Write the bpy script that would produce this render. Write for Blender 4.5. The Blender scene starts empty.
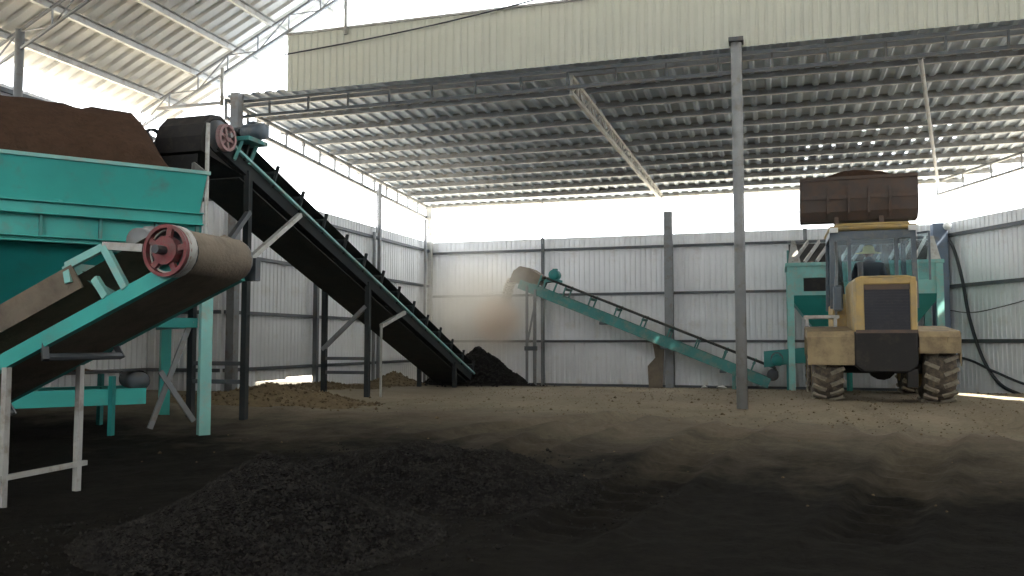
import bpy, math, random
import numpy as np
from mathutils import Vector, Matrix, noise
PI = math.pi
R = math.radians
random.seed(7)
S = bpy.context.scene
COL = S.collection

# ------------------------------------------------------------------ camera, sky, sun, exposure
cam = bpy.data.cameras.new('camera'); cam.sensor_width = 36; cam.lens = 36*850/1024
co = bpy.data.objects.new('camera', cam); COL.objects.link(co)
co.location = (0, 0, 1.1); co.rotation_euler = (R(90)+math.atan(54/850), 0, R(17.2))
S.camera = co
world = bpy.data.worlds.new('sky'); S.world = world; world.use_nodes = True
wn = world.node_tree; bg = wn.nodes['Background']
bg.inputs[0].default_value = (0.92, 0.96, 1.0, 1); bg.inputs[1].default_value = 2.3
sl = bpy.data.lights.new('sun', 'SUN'); sl.energy = 16.0; sl.angle = R(1.0); sl.color = (1.0, 0.93, 0.80)
so = bpy.data.objects.new('sun', sl); COL.objects.link(so)
SUN = Vector((0.98, -0.20, 1.14)).normalized()          # from the scene towards the sun
so.rotation_euler = SUN.to_track_quat('Z', 'Y').to_euler(); so.location = (20, 20, 30)
S.view_settings.view_transform = 'Standard'; S.view_settings.look = 'None'
S.view_settings.gamma = 1; S.view_settings.use_curve_mapping = False
S.view_settings.exposure = 1.4
S.cycles.max_bounces = 10; S.cycles.diffuse_bounces = 6
S.cycles.volume_bounces = 4
S.cycles.use_denoising = True

# ------------------------------------------------------------------ materials
def mat(name, col, rough=0.6, metal=0.0, dirt=0.0, dirtcol=(0.12, 0.09, 0.06), scale=3.0, bump=0.0, bscale=60.0, var=0.12):
    m = bpy.data.materials.new(name); m.use_nodes = True
    nt = m.node_tree; N = nt.nodes; L = nt.links; p = N['Principled BSDF']
    p.inputs['Roughness'].default_value = rough; p.inputs['Metallic'].default_value = metal
    tc = N.new('ShaderNodeTexCoord')
    n1 = N.new('ShaderNodeTexNoise'); n1.inputs['Scale'].default_value = scale; n1.inputs['Detail'].default_value = 6
    L.new(tc.outputs['Object'], n1.inputs['Vector'])
    r1 = N.new('ShaderNodeValToRGB')
    r1.color_ramp.elements[0].position = 0.3; r1.color_ramp.elements[1].position = 0.7
    r1.color_ramp.elements[0].color = tuple(c*(1-var) for c in col)+(1,)
    r1.color_ramp.elements[1].color = tuple(min(1, c*(1+var)) for c in col)+(1,)
    L.new(n1.outputs['Fac'], r1.inputs[0])
    out = r1.outputs[0]
    if dirt > 0:
        n2 = N.new('ShaderNodeTexNoise'); n2.inputs['Scale'].default_value = scale*2.3; n2.inputs['Detail'].default_value = 8
        n2.inputs['Roughness'].default_value = 0.65
        L.new(tc.outputs['Object'], n2.inputs['Vector'])
        r2 = N.new('ShaderNodeValToRGB'); r2.color_ramp.elements[0].position = 0.62-dirt*0.35; r2.color_ramp.elements[1].position = 0.80-dirt*0.2
        L.new(n2.outputs['Fac'], r2.inputs[0])
        mx = N.new('ShaderNodeMix'); mx.data_type = 'RGBA'
        L.new(r2.outputs[0], mx.inputs[0]); L.new(out, mx.inputs[6]); mx.inputs[7].default_value = dirtcol+(1,)
        out = mx.outputs[2]
    L.new(out, p.inputs['Base Color'])
    if bump > 0:
        n3 = N.new('ShaderNodeTexNoise'); n3.inputs['Scale'].default_value = bscale; n3.inputs['Detail'].default_value = 5
        L.new(tc.outputs['Object'], n3.inputs['Vector'])
        b = N.new('ShaderNodeBump'); b.inputs['Strength'].default_value = bump; b.inputs['Distance'].default_value = 0.02
        L.new(n3.outputs['Fac'], b.inputs['Height']); L.new(b.outputs[0], p.inputs['Normal'])
    return m

M = {}
M['wall'] = mat('white_sheet_metal', (0.72, 0.73, 0.75), 0.5, 0.0, 0.2, (0.58, 0.55, 0.50), 0.7)
M['roof'] = mat('roof_sheet_metal', (0.74, 0.72, 0.67), 0.5, 0.0, 0.2, (0.42, 0.41, 0.39), 0.8)
M['roof_grey'] = mat('grey_roof_sheet', (0.54, 0.62, 0.73), 0.5, 0.0, 0.2, (0.50, 0.55, 0.62), 0.8)
M['fascia'] = mat('cream_sheet_metal', (0.55, 0.56, 0.48), 0.55, 0.0, 0.2, (0.46, 0.45, 0.38), 0.6)
M['steel'] = mat('grey_painted_steel', (0.20, 0.21, 0.22), 0.55, 0.2, 0.3, (0.16, 0.12, 0.09), 3)
M['steel_dark'] = mat('dark_painted_steel', (0.075, 0.085, 0.095), 0.55, 0.1, 0.3, (0.12, 0.10, 0.08), 3)
M['steel_light'] = mat('light_grey_steel', (0.42, 0.42, 0.40), 0.5, 0.2, 0.35, (0.25, 0.21, 0.16), 4)
M['post'] = mat('grey_post_paint', (0.27, 0.28, 0.29), 0.55, 0.1, 0.3, (0.20, 0.18, 0.15), 3)
M['column'] = mat('blue_grey_column', (0.13, 0.17, 0.24), 0.6, 0.0, 0.2, (0.15, 0.14, 0.13), 2)
M['teal'] = mat('teal_paint', (0.045, 0.40, 0.36), 0.42, 0.0, 0.22, (0.10, 0.27, 0.24), 1.6)
M['teal_dark'] = mat('dark_teal_paint', (0.012, 0.20, 0.19), 0.5, 0.0, 0.25, (0.03, 0.14, 0.13), 1.6)
M['teal_dust'] = mat('dusty_teal_paint', (0.045, 0.22, 0.21), 0.6, 0.0, 0.45, (0.20, 0.24, 0.20), 2.5)
M['teal_pale'] = mat('pale_teal_paint', (0.22, 0.50, 0.47), 0.6, 0.0, 0.4, (0.34, 0.38, 0.33), 3)
M['belt'] = mat('dusty_rubber_belt', (0.20, 0.165, 0.125), 0.9, 0.0, 0.5, (0.13, 0.105, 0.08), 2.5, 0.3, 40)
M['belt_dark'] = mat('dark_rubber_belt', (0.040, 0.044, 0.044), 0.8, 0.0, 0.4, (0.060, 0.055, 0.05), 2.0, 0.3, 40)
M['rubber'] = mat('black_rubber', (0.02, 0.02, 0.02), 0.8, 0.0, 0.3, (0.06, 0.05, 0.04), 4)
M['tyre'] = mat('dusty_tyre_rubber', (0.07, 0.06, 0.05), 0.9, 0.0, 0.6, (0.20, 0.16, 0.115), 5)
M['lug'] = mat('pale_dusty_lug', (0.30, 0.27, 0.21), 0.9, 0.0, 0.4, (0.14, 0.11, 0.08), 8)
M['red'] = mat('worn_red_paint', (0.20, 0.045, 0.05), 0.6, 0.0, 0.5, (0.15, 0.10, 0.09), 9)
M['red_dust'] = mat('dusty_pink_paint', (0.30, 0.17, 0.17), 0.7, 0.0, 0.5, (0.24, 0.20, 0.18), 9)
M['steel_black'] = mat('sooty_black_steel', (0.035, 0.040, 0.042), 0.7, 0.0, 0.3, (0.05, 0.045, 0.04), 3)
M['yellow'] = mat('dusty_yellow_paint', (0.50, 0.35, 0.13), 0.55, 0.0, 0.5, (0.36, 0.29, 0.18), 2.5)
M['fender'] = mat('mud_coated_fender', (0.36, 0.28, 0.16), 0.75, 0.0, 0.6, (0.19, 0.14, 0.09), 2.2)
M['bucket'] = mat('rusty_bucket_steel', (0.105, 0.083, 0.072), 0.75, 0.1, 0.5, (0.15, 0.095, 0.068), 2.0)
M['chassis'] = mat('black_grimy_steel', (0.018, 0.017, 0.017), 0.75, 0.0, 0.3, (0.05, 0.04, 0.03), 3)
M['grille'] = mat('dark_radiator', (0.022, 0.024, 0.035), 0.55, 0.0, 0.2, (0.05, 0.045, 0.05), 6)
M['cabgrey'] = mat('blue_grey_cab_paint', (0.10, 0.13, 0.16), 0.5, 0.0, 0.3, (0.20, 0.19, 0.17), 3)
M['white'] = mat('white_plastic', (0.80, 0.80, 0.78), 0.5, 0.0, 0.1)
M['cable'] = mat('black_cable', (0.025, 0.028, 0.035), 0.6)
M['skin'] = mat('skin', (0.35, 0.19, 0.12), 0.6)
M['hat'] = mat('pale_yellow_hat', (0.62, 0.53, 0.15), 0.8)
M['shirt'] = mat('dark_grey_jacket', (0.05, 0.05, 0.065), 0.9)
M['trouser'] = mat('dark_trousers', (0.03, 0.035, 0.05), 0.9)
M['compost'] = mat('brown_compost', (0.075, 0.046, 0.032), 0.95, 0.0, 0.4, (0.055, 0.036, 0.027), 6, 0.7, 30)
M['black_compost'] = mat('black_compost', (0.011, 0.010, 0.010), 0.95, 0.0, 0.3, (0.016, 0.014, 0.012), 10, 0.8, 60, 0.3)
M['granule'] = mat('black_fertilizer_granule', (0.020, 0.019, 0.018), 0.9, 0.0, 0.3, (0.050, 0.046, 0.040), 14, 0, 0, 0.45)
M['earth'] = mat('loose_brown_earth', (0.15, 0.115, 0.07), 0.95, 0.0, 0.4, (0.09, 0.07, 0.045), 5, 0.8, 30)
M['yard'] = mat('sunlit_yard_soil', (0.66, 0.60, 0.49), 0.95, 0.0, 0.3, (0.56, 0.50, 0.41), 0.5)
def glass_mat(name, col, a):
    m = bpy.data.materials.new(name); m.use_nodes = True; nt = m.node_tree; nt.nodes.clear()
    o = nt.nodes.new('ShaderNodeOutputMaterial'); t = nt.nodes.new('ShaderNodeBsdfTransparent'); g = nt.nodes.new('ShaderNodeBsdfGlossy')
    d = nt.nodes.new('ShaderNodeBsdfDiffuse'); d.inputs[0].default_value = (0.45, 0.43, 0.38, 1)
    t.inputs[0].default_value = col+(1,); g.inputs['Roughness'].default_value = 0.05
    n = nt.nodes.new('ShaderNodeTexNoise'); n.inputs['Scale'].default_value = 4; n.inputs['Detail'].default_value = 5
    mr = nt.nodes.new('ShaderNodeMapRange'); mr.inputs[1].default_value = 0.3; mr.inputs[2].default_value = 0.8; mr.inputs[3].default_value = a*0.5; mr.inputs[4].default_value = a*1.6
    m1 = nt.nodes.new('ShaderNodeMixShader'); m1.inputs[0].default_value = 0.012
    m2 = nt.nodes.new('ShaderNodeMixShader')
    nt.links.new(n.outputs['Fac'], mr.inputs[0]); nt.links.new(mr.outputs[0], m2.inputs[0])
    nt.links.new(t.outputs[0], m1.inputs[1]); nt.links.new(g.outputs[0], m1.inputs[2])
    nt.links.new(m1.outputs[0], m2.inputs[1]); nt.links.new(d.outputs[0], m2.inputs[2]); nt.links.new(m2.outputs[0], o.inputs[0])
    return m
M['glass'] = glass_mat('dusty_cab_glass', (0.80, 0.88, 0.90), 0.004)

# ------------------------------------------------------------------ mesh helpers
class B:
    def __init__(s): s.v = []; s.f = []
    def add(s, vs, fs):
        k = len(s.v); s.v += [tuple(v) for v in vs]; s.f += [tuple(i+k for i in f) for f in fs]; return s
    def box(s, c, d, rot=None):
        x, y, z = d[0]/2, d[1]/2, d[2]/2
        vs = [Vector((a*x, b*y, e*z)) for a, b, e in ((-1,-1,-1),(1,-1,-1),(1,1,-1),(-1,1,-1),(-1,-1,1),(1,-1,1),(1,1,1),(-1,1,1))]
        if rot is not None: vs = [rot @ v for v in vs]
        return s.add([Vector(c)+v for v in vs], [(3,2,1,0),(4,5,6,7),(0,1,5,4),(1,2,6,5),(2,3,7,6),(3,0,4,7)])
    def span(s, a, b):
        return s.box([(a[i]+b[i])/2 for i in range(3)], [abs(b[i]-a[i]) for i in range(3)])
    def bar(s, p, q, w, h=None, up=(0,0,1)):
        h = h or w; p = Vector(p); q = Vector(q); d = (q-p); l = d.length; d.normalize()
        up = Vector(up)
        if abs(d.dot(up)) > 0.98: up = Vector((1,0,0)) if abs(d.x) < 0.9 else Vector((0,1,0))
        x = d.cross(up).normalized(); z = x.cross(d).normalized()
        rot = Matrix((x, d, z)).transposed()
        return s.box((p+q)/2, (w, l, h), rot)
    def channel(s, p, q, h, w, t, side, up=(0,0,1)):
        """C section: web plus two flanges turned to +side"""
        p = Vector(p); q = Vector(q); d = (q-p).normalized(); up = Vector(up)
        x = d.cross(up).normalized(); z = x.cross(d).normalized()
        s.bar(p, q, t, h, up)
        for k in (-1, 1):
            o = x*side*w/2+z*k*(h-t)/2
            s.bar(p+o, q+o, w, t, up)
        return s
    def tube(s, p, q, r, n=12, r2=None, cap=True):
        r2 = r if r2 is None else r2
        p = Vector(p); q = Vector(q); d = (q-p).normalized()
        a = d.orthogonal().normalized(); b = d.cross(a)
        vs = []
        for c, rr in ((p, r), (q, r2)):
            for i in range(n):
                t = 2*PI*i/n; vs.append(c+a*math.cos(t)*rr+b*math.sin(t)*rr)
        fs = [(i, (i+1) % n, n+(i+1) % n, n+i) for i in range(n)]
        if cap: fs += [tuple(range(n-1, -1, -1)), tuple(range(n, 2*n))]
        return s.add(vs, fs)
    def lathe(s, c, axis, prof, n=20):
        """prof: list of (distance along axis, radius)"""
        c = Vector(c); d = Vector(axis).normalized(); a = d.orthogonal().normalized(); b = d.cross(a); vs = []
        for t, r in prof:
            for i in range(n):
                w = 2*PI*i/n; vs.append(c+d*t+(a*math.cos(w)+b*math.sin(w))*r)
        fs = []
        for k in range(len(prof)-1):
            for i in range(n): fs.append((k*n+i, k*n+(i+1) % n, (k+1)*n+(i+1) % n, (k+1)*n+i))
        return s.add(vs, fs)
    def path(s, pts, r, n=8):
        pts = [Vector(p) for p in pts]; vs = []; fs = []; ref = None
        for i, p in enumerate(pts):
            d = (pts[min(i+1, len(pts)-1)]-pts[max(i-1, 0)]).normalized()
            a = d.orthogonal().normalized() if ref is None else (ref-d*ref.dot(d)).normalized()
            ref = a; b = d.cross(a)
            for k in range(n):
                t = 2*PI*k/n; vs.append(p+a*math.cos(t)*r+b*math.sin(t)*r)
        for i in range(len(pts)-1):
            for k in range(n): fs.append((i*n+k, i*n+(k+1) % n, (i+1)*n+(k+1) % n, (i+1)*n+k))
        fs += [tuple(range(n-1, -1, -1)), tuple(range((len(pts)-1)*n, len(pts)*n))]
        return s.add(vs, fs)
    def prism(s, poly, vec):
        n = len(poly); vec = Vector(vec)
        vs = [Vector(p) for p in poly]+[Vector(p)+vec for p in poly]
        fs = [tuple(range(n-1, -1, -1)), tuple(range(n, 2*n))]+[(i, (i+1) % n, n+(i+1) % n, n+i) for i in range(n)]
        return s.add(vs, fs)
    def grid(s, rows):
        m = len(rows[0]); vs = [p for r in rows for p in r]
        return s.add(vs, [(j*m+i, j*m+i+1, (j+1)*m+i+1, (j+1)*m+i) for j in range(len(rows)-1) for i in range(m-1)])
    def mesh(s, name, m, org=(0,0,0), smooth=False):
        me = bpy.data.meshes.new(name)
        me.from_pydata([(v[0]-org[0], v[1]-org[1], v[2]-org[2]) for v in s.v], [], s.f); me.validate()
        me.materials.append(m)
        import bmesh
        bm = bmesh.new(); bm.from_mesh(me); bmesh.ops.recalc_face_normals(bm, faces=bm.faces); bm.to_mesh(me); bm.free()
        if smooth: me.polygons.foreach_set('use_smooth', [True]*len(me.polygons))
        return me
    def build(s, name, m, parent=None, smooth=False, bevel=0, label=None, kind=None):
        org = (0,0,0)
        if parent is not None:
            r = parent
            while r.parent: r = r.parent
            org = r.location
        elif s.v:
            a = np.array(s.v); org = ((a[:,0].min()+a[:,0].max())/2, (a[:,1].min()+a[:,1].max())/2, a[:,2].min())
        o = bpy.data.objects.new(name, s.mesh(name, m, org, smooth)); COL.objects.link(o)
        if parent is not None: o.parent = parent
        else: o.location = org
        if bevel:
            md = o.modifiers.new('edge', 'BEVEL'); md.width = bevel; md.segments = 1; md.limit_method = 'ANGLE'
        if label: o['label'] = label
        if kind: o['kind'] = kind
        return o
def tag(o, label, cat, group=None):
    o['label'] = label; o['category'] = cat
    if group: o['group'] = group
    return o
def thing(name, loc, label, cat, group=None):
    o = bpy.data.objects.new(name, None); COL.objects.link(o); o.location = loc; o.empty_display_size = 0.2
    return tag(o, label, cat, group)
def struct(name, loc=(0,0,0), label=None):
    o = bpy.data.objects.new(name, None); COL.objects.link(o); o.location = loc; o['kind'] = 'structure'
    if label: o['label'] = label
    return o
def inst(me, name, parent, loc, rz=0, rot=None):
    o = bpy.data.objects.new(name, me); COL.objects.link(o); o.parent = parent
    r = parent
    while r.parent: r = r.parent
    o.location = Vector(loc)-r.location
    if rot is not None: o.rotation_euler = rot
    else: o.rotation_euler = (0, 0, rz)
    return o
def sm(a, b, x):
    t = min(1, max(0, (x-a)/(b-a))); return t*t*(3-2*t)
def nz(x, y, s=1.0, o=0.0): return noise.noise(Vector((x*s, y*s, o)))

# trapezoid corrugated sheet: local x = width, local z = length (upright), depth along y
def sheet(name, w, l, pitch, depth, m, l0=0.0):
    b = B(); n = max(1, round(w/pitch)); p = w/n; xs = []
    for i in range(n):
        x = i*p; xs += [(x, 0), (x+p*0.55, 0), (x+p*0.66, depth), (x+p*0.89, depth)]
    xs.append((w+0.015, 0))
    b.grid([[(x, y, l0) for x, y in xs], [(x, y, l0+l) for x, y in xs]])
    return b.mesh(name, m)

# ------------------------------------------------------------------ the ground
def rut(x, y, ax, ay, bx, by, w):
    dx, dy = bx-ax, by-ay; L = math.hypot(dx, dy); t = ((x-ax)*dx+(y-ay)*dy)/L; s = ((x-ax)*dy-(y-ay)*dx)/L
    if t < -0.5 or t > L+0.5 or abs(s) > w*2.2: return 0.0
    fade = sm(-0.5, 0.5, t)*(1-sm(L-0.5, L+0.5, t))
    g = -0.055*math.exp(-(s/w)**4) + 0.04*math.exp(-((abs(s)-w*1.35)/(w*0.35))**2)
    cl = 0.022*math.sin(t*2*PI/0.26+abs(s)*9)*math.exp(-(s/(w*0.9))**4)
    return 0.9*fade*(g+cl)
RUTS = [(-1.25, 4.6, -0.15, 10.6, 0.24), (-2.6, 5.2, -1.6, 10.4, 0.22), (-3.2, 7.9, -1.0, 10.9, 0.22), (1.05, 9.2, 0.9, 13.6, 0.22), (2.3, 9.0, 2.4, 13.6, 0.22), (0.4, 5.0, 1.6, 9.6, 0.22), (3.2, 9.6, 4.3, 14.0, 0.2)]
def gbase(x, y):
    h = 0.20*sm(5.0, 9.0, y)*(1-sm(16.4, 20.4, y))
    h += 0.30*sm(-5.3, -7.2, x)*sm(8.8, 10.0, y)*(1-sm(13.0, 15.0, y))*0.3
    return h
def gh(x, y):
    h = gbase(x, y)
    a = 1-0.75*sm(13.2, 14.6, y)
    h += a*(0.05*nz(x, y, 0.55, 3)+0.025*nz(x, y, 1.7, 9)+0.014*nz(x, y, 5, 1)+0.010*abs(nz(x, y, 11, 5)))
    if 3 < y < 15:
        for q in RUTS: h += rut(x, y, *q)
    return h
xs = np.concatenate([np.arange(-14, -6.5, 0.3), np.arange(-6.5, 5.5, 0.055), np.arange(5.5, 13, 0.4)])
ys = np.concatenate([np.arange(-10, 2.6, 0.4), np.arange(2.6, 9, 0.05), np.arange(9, 21.2, 0.085)])
fb = B(); fb.grid([[(x, y, gh(x, y)) for x in xs] for y in ys])
def floor_mat():
    m = bpy.data.materials.new('packed_earth_floor'); m.use_nodes = True; nt = m.node_tree; N = nt.nodes; L = nt.links
    p = N['Principled BSDF']; p.inputs['Roughness'].default_value = 0.95; p.inputs['Specular IOR Level'].default_value = 0.03
    tc = N.new('ShaderNodeTexCoord')
    def tex(sc, det=8, r=0.6):
        n = N.new('ShaderNodeTexNoise'); n.inputs['Scale'].default_value = sc; n.inputs['Detail'].default_value = det; n.inputs['Roughness'].default_value = r
        L.new(tc.outputs['Object'], n.inputs['Vector']); return n.outputs['Fac']
    def ramp(f, a, b, c1, c2):
        r = N.new('ShaderNodeValToRGB'); r.color_ramp.elements[0].position = a; r.color_ramp.elements[1].position = b
        r.color_ramp.elements[0].color = c1; r.color_ramp.elements[1].color = c2; L.new(f, r.inputs[0]); return r.outputs[0]
    def mix(f, a, b):
        k = N.new('ShaderNodeMix'); k.data_type = 'RGBA'; L.new(f, k.inputs[0]); L.new(a, k.inputs[6]); L.new(b, k.inputs[7]); return k.outputs[2]
    dry = ramp(tex(0.7), 0.3, 0.7, (0.19, 0.16, 0.115, 1), (0.28, 0.24, 0.18, 1))
    speck = ramp(tex(22, 6, 0.7), 0.35, 0.65, (0.12, 0.10, 0.075, 1), (0.29, 0.25, 0.19, 1))
    dry2 = mix(ramp(tex(4), 0.35, 0.65, (0.1,)*3+(1,), (0.55,)*3+(1,)), dry, speck)
    shade_spill_col = ramp(tex(9, 8, 0.7), 0.3, 0.7, (0.006, 0.0055, 0.005, 1), (0.015, 0.0135, 0.011, 1))  # near-black tone for the painted foreground shade and the rear compost
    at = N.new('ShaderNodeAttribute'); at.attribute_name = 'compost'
    # ragged edge for the painted foreground shade and the rear compost spill
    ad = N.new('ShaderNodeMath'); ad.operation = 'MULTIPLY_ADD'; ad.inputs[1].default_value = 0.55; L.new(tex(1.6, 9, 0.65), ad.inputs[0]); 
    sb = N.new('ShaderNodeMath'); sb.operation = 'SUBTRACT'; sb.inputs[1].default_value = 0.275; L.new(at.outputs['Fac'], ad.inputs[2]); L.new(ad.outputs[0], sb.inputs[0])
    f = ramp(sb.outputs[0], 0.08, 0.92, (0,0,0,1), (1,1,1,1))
    L.new(mix(f, dry2, shade_spill_col), p.inputs['Base Color'])
    b = N.new('ShaderNodeBump'); b.inputs['Strength'].default_value = 0.6; b.inputs['Distance'].default_value = 0.03
    L.new(tex(18, 8, 0.7), b.inputs['Height']); L.new(b.outputs[0], p.inputs['Normal'])
    return m
for k_ in ('compost', 'black_compost', 'granule', 'earth', 'belt_dark', 'steel_black'): M[k_].node_tree.nodes['Principled BSDF'].inputs['Specular IOR Level'].default_value = 0.03
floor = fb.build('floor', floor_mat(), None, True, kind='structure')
ca = floor.data.attributes.new('compost', 'FLOAT', 'POINT')  # carries painted foreground shade as well as the rear compost spill
def spill_shade(x, y):
    """foreground shade painted darker towards the camera, plus black compost around the rear pile"""
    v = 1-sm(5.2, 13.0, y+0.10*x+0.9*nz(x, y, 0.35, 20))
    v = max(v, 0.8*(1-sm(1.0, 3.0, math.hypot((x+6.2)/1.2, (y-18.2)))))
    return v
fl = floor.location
ca.data.foreach_set('value', [spill_shade(v[0], v[1]) for v in fb.v])
yb = B(); yb.box((0, 5, -0.35), (160, 160, 0.1)); yb.build('ground', M['yard'], kind='structure')

# ------------------------------------------------------------------ walls of the rear shed
ZT = 3.75
RD = Vector((0.469, -0.883, 0)).normalized(); RN = Vector((0.883, 0.469, 0)); RC = Vector((3.6, 21.0, 0))
def sheet_wall(name, p, d, n, w, top, label, bottoms=None, flip=1, m='wall', rails=(), posts=(), rail_m='steel_dark', out=None, rail=0.06):
    """upright sheets along d from p; rails and posts on the inner side (-out)"""
    p = Vector(p); d = Vector(d).normalized(); root = struct(name, p, label)
    rz = math.atan2(d.y, d.x); out = Vector(out); inn = -out
    cache = {}
    for i in range(n):
        z0 = bottoms[i] if bottoms else -0.1
        if z0 not in cache: cache[z0] = sheet('wall_sheet', w, top-z0, 0.125, 0.014, M[m])
        o = inst(cache[z0], 'wall_sheet', root, p+d*(i*w)+Vector((0, 0, z0)), rz)
    L = n*w
    for z in rails:
        b = B(); a = p+inn*0.055+Vector((0,0,z)); b.bar(a, a+d*L, 0.05, rail)
        b.build('girt', M[rail_m], root)
    for t, zt, r, km in posts:
        b = B(); a = p+d*t+inn*(0.09+r); b.bar(a+Vector((0,0,-0.1)), a+Vector((0,0,zt)), r*2, r*2, d)
        b.build('post', M[km], root)
    return root
sheet_wall('wall_back', (-8.8, 21.0, 0), (1,0,0), 12, 12.4/12, ZT, 'white corrugated back wall', rails=(0.03, 1.12, 2.3, 3.45),
           posts=((0.06, 4.7, 0.06, 'steel_light'), (3.16, 3.75, 0.035, 'steel_dark'), (6.35, 4.27, 0.10, 'steel'), (9.5, 3.75, 0.04, 'steel')), out=(0,1,0))
bot = [-0.1]*9
bot[6] = 0.44; bot[7] = 0.40; bot[8]=-0.1
# the left wall runs from the back corner to the front post
sheet_wall('wall_left', (-8.8, 21.0, 0), (0,-1,0), 9, 8.9/9, ZT, 'white corrugated left wall', bottoms=bot, rails=(0.63, 1.6, 2.57, 3.5),
           posts=((0.6, 4.3, 0.03, 'steel'), (3.3, 4.75, 0.035, 'steel'), (3.55, 3.6, 0.03, 'steel'), (6.1, 2.7, 0.045, 'steel_dark'), (8.85, 5.3, 0.075, 'steel')), out=(-1,0,0))
sheet_wall('wall_left_step', (-8.8, 12.1, 0), (-1,0,0), 2, 0.75, 3.9, 'short corrugated wall return', rails=(0.63, 1.6, 2.57, 3.5), posts=(), out=(0,1,0))
sheet_wall('wall_left_near', (-10.3, 12.1, 0), (0,-1,0), 21, 1.0, 4.72, 'tall corrugated side wall', rails=(0.63, 1.6, 2.57, 3.5, 4.62), posts=(), out=(-1,0,0))
sheet_wall('wall_right', RC, RD, 14, 1.0, ZT, 'white corrugated right wall', rails=(1.12, 2.32, 3.45),
           posts=((4.6, 4.8, 0.05, 'steel'), (9.2, 4.8, 0.05, 'steel')), out=RN, rail=0.08)
sheet_wall('wall_right_blocker', RC+RD*14, (0,-1,0), 18, 1.0, 5.2, 'unseen corrugated side wall added to block sun', rails=(1.12, 2.32, 3.45), out=(1,0,0))  # added out of view to keep sun off the near floor
sheet_wall('wall_rear_blocker', (-10.3, -8.9, 0), (1,0,0), 21, 1.0, 4.6, 'unseen corrugated wall added behind the camera to block light', rails=(1.12, 2.3, 3.45), out=(0,-1,0))  # added out of view to darken the foreground and the fascia
cb = B(); cb.span((3.36, 20.55, -0.1), (3.66, 20.9, 3.72)); cb.build('trim_1', M['column'], None, False, 0.01, 'blue-grey column in the right rear corner', 'structure')

# ------------------------------------------------------------------ roof of the rear shed
def zr(y): return 5.32-(y-12.2)*0.055
ceil = struct('ceiling', (0, 12.2, 5.3), 'corrugated underside of the rear shed roof')
ang = math.atan(0.055)
Y0 = 12.22
def yend(x):
    """the sheets end just past the back wall, and past the slanting right wall"""
    t = (x-3.6)/0.469
    o = 0.50 if 7.5 < t < 9.8 else 0.72
    return min(21.45, 21.0+o/0.469-1.883*(x-3.6))
HOLES = random.Random(12)
def roof_mesh(x0, w):
    b = B(); n = 4; p = w/n; us = []
    for i in range(n):
        u = i*p; us += [(u, 0), (u+p*0.55, 0), (u+p*0.66, 0.027), (u+p*0.89, 0.027)]
    us.append((w+0.015, 0))
    pierced = 0.4 < x0 < 3.0
    ts = [0.0]
    if pierced:
        for k in range(8): a = 0.30+k*0.098; ts += [a, a+0.010]
    ts.append(1.0)
    rows = [[(u, v, (yend(x0+u)-Y0)/math.cos(ang)*t) for u, v in us] for t in ts]
    m_ = len(us); k0 = len(b.v); b.v += [q_ for r_ in rows for q_ in r_]
    for j in range(len(rows)-1):
        for i in range(m_-1):
            if pierced and j % 2 == 1 and i % 4 == 2 and HOLES.random() < 0.55: continue      # rusted-through fixing holes
            b.f.append((j*m_+i, j*m_+i+1, (j+1)*m_+i+1, (j+1)*m_+i))
    return b.mesh('roof_sheet', M['roof_grey'])
rs = roof_mesh(-9.1, 0.96)
x = -9.1
while x < 11.0:
    plain = x < 0.4 or (3.0 <= x < 2.4)
    o = inst(rs if plain else roof_mesh(x, 0.96), 'roof_sheet', ceil, (x, Y0, zr(Y0)), rot=(R(-90)-ang, 0, 0)); x += 0.96
yy = 12.62
while yy < 21.3:
    xe = min(11.2, 3.6+(22.3-yy)/1.883)
    b = B(); z = zr(yy)-0.055; b.channel((-9.1, yy, z), (xe, yy, z), 0.12, 0.05, 0.008, 1); b.build('purlin', M['post'], ceil); yy += 0.785
def truss(name, parent, p, q, d0, d1, n, m, r=0.025, diag=True, down=(0,0,-1)):
    """lattice beam: top chord p-q, bottom chord d below, verticals and diagonals"""
    p = Vector(p); q = Vector(q); dn = Vector(down)
    t = bpy.data.objects.new(name, None); COL.objects.link(t); t.parent = parent
    P = [p.lerp(q, i/n) for i in range(n+1)]; Q = [P[i]+dn*(d0+(d1-d0)*i/n) for i in range(n+1)]
    B().bar(P[0], P[n], r*2.2, r*2.2).build('chord', m, t); B().bar(Q[0], Q[n], r*2.2, r*2.2).build('chord', m, t)
    for i in range(n+1): B().bar(P[i], Q[i], r*1.3, r*1.3).build('web', m, t)
    if diag:
        for i in range(n):
            a, c = (P[i], Q[i+1]) if i % 2 else (Q[i], P[i+1])
            B().bar(a, c, r*1.1, r*1.1).build('web', m, t)
    return t
truss('truss', ceil, (-8.85, 12.15, 5.20), (-8.85, 20.9, 4.71), 0.30, 0.30, 14, M['steel'], 0.028, False)
truss('truss', ceil, (-8.85, 12.32, 5.20), (8.9, 12.32, 5.20), 0.26, 0.26, 24, M['steel_dark'], 0.022, False)
truss('truss', ceil, (-2.92, 12.5, 5.16), (-2.62, 20.9, 4.72), 0.26, 0.14, 22, M['steel_light'], 0.026, True)
truss('truss', ceil, RC+Vector((-0.05,0,4.72)), RC+RD*9.8+Vector((0,0,5.15)), 0.30, 0.30, 12, M['steel'], 0.022, False)
B().bar((-8.8, 20.9, 4.70), (3.7, 20.9, 4.70), 0.05, 0.06).build('tie_beam', M['steel_light'], ceil)
B().tube((1.95, 12.45, 4.95), (3.55, 20.85, 4.58), 0.03, 8).build('tie_rod', M['steel'], ceil)
for xx, z0 in ((-5.64, 3.6), (-8.78, 3.6)): B().tube((xx, 20.85, z0), (xx, 20.85, 4.72), 0.018, 6).build('hanger_rod', M['steel'], ceil)
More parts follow.
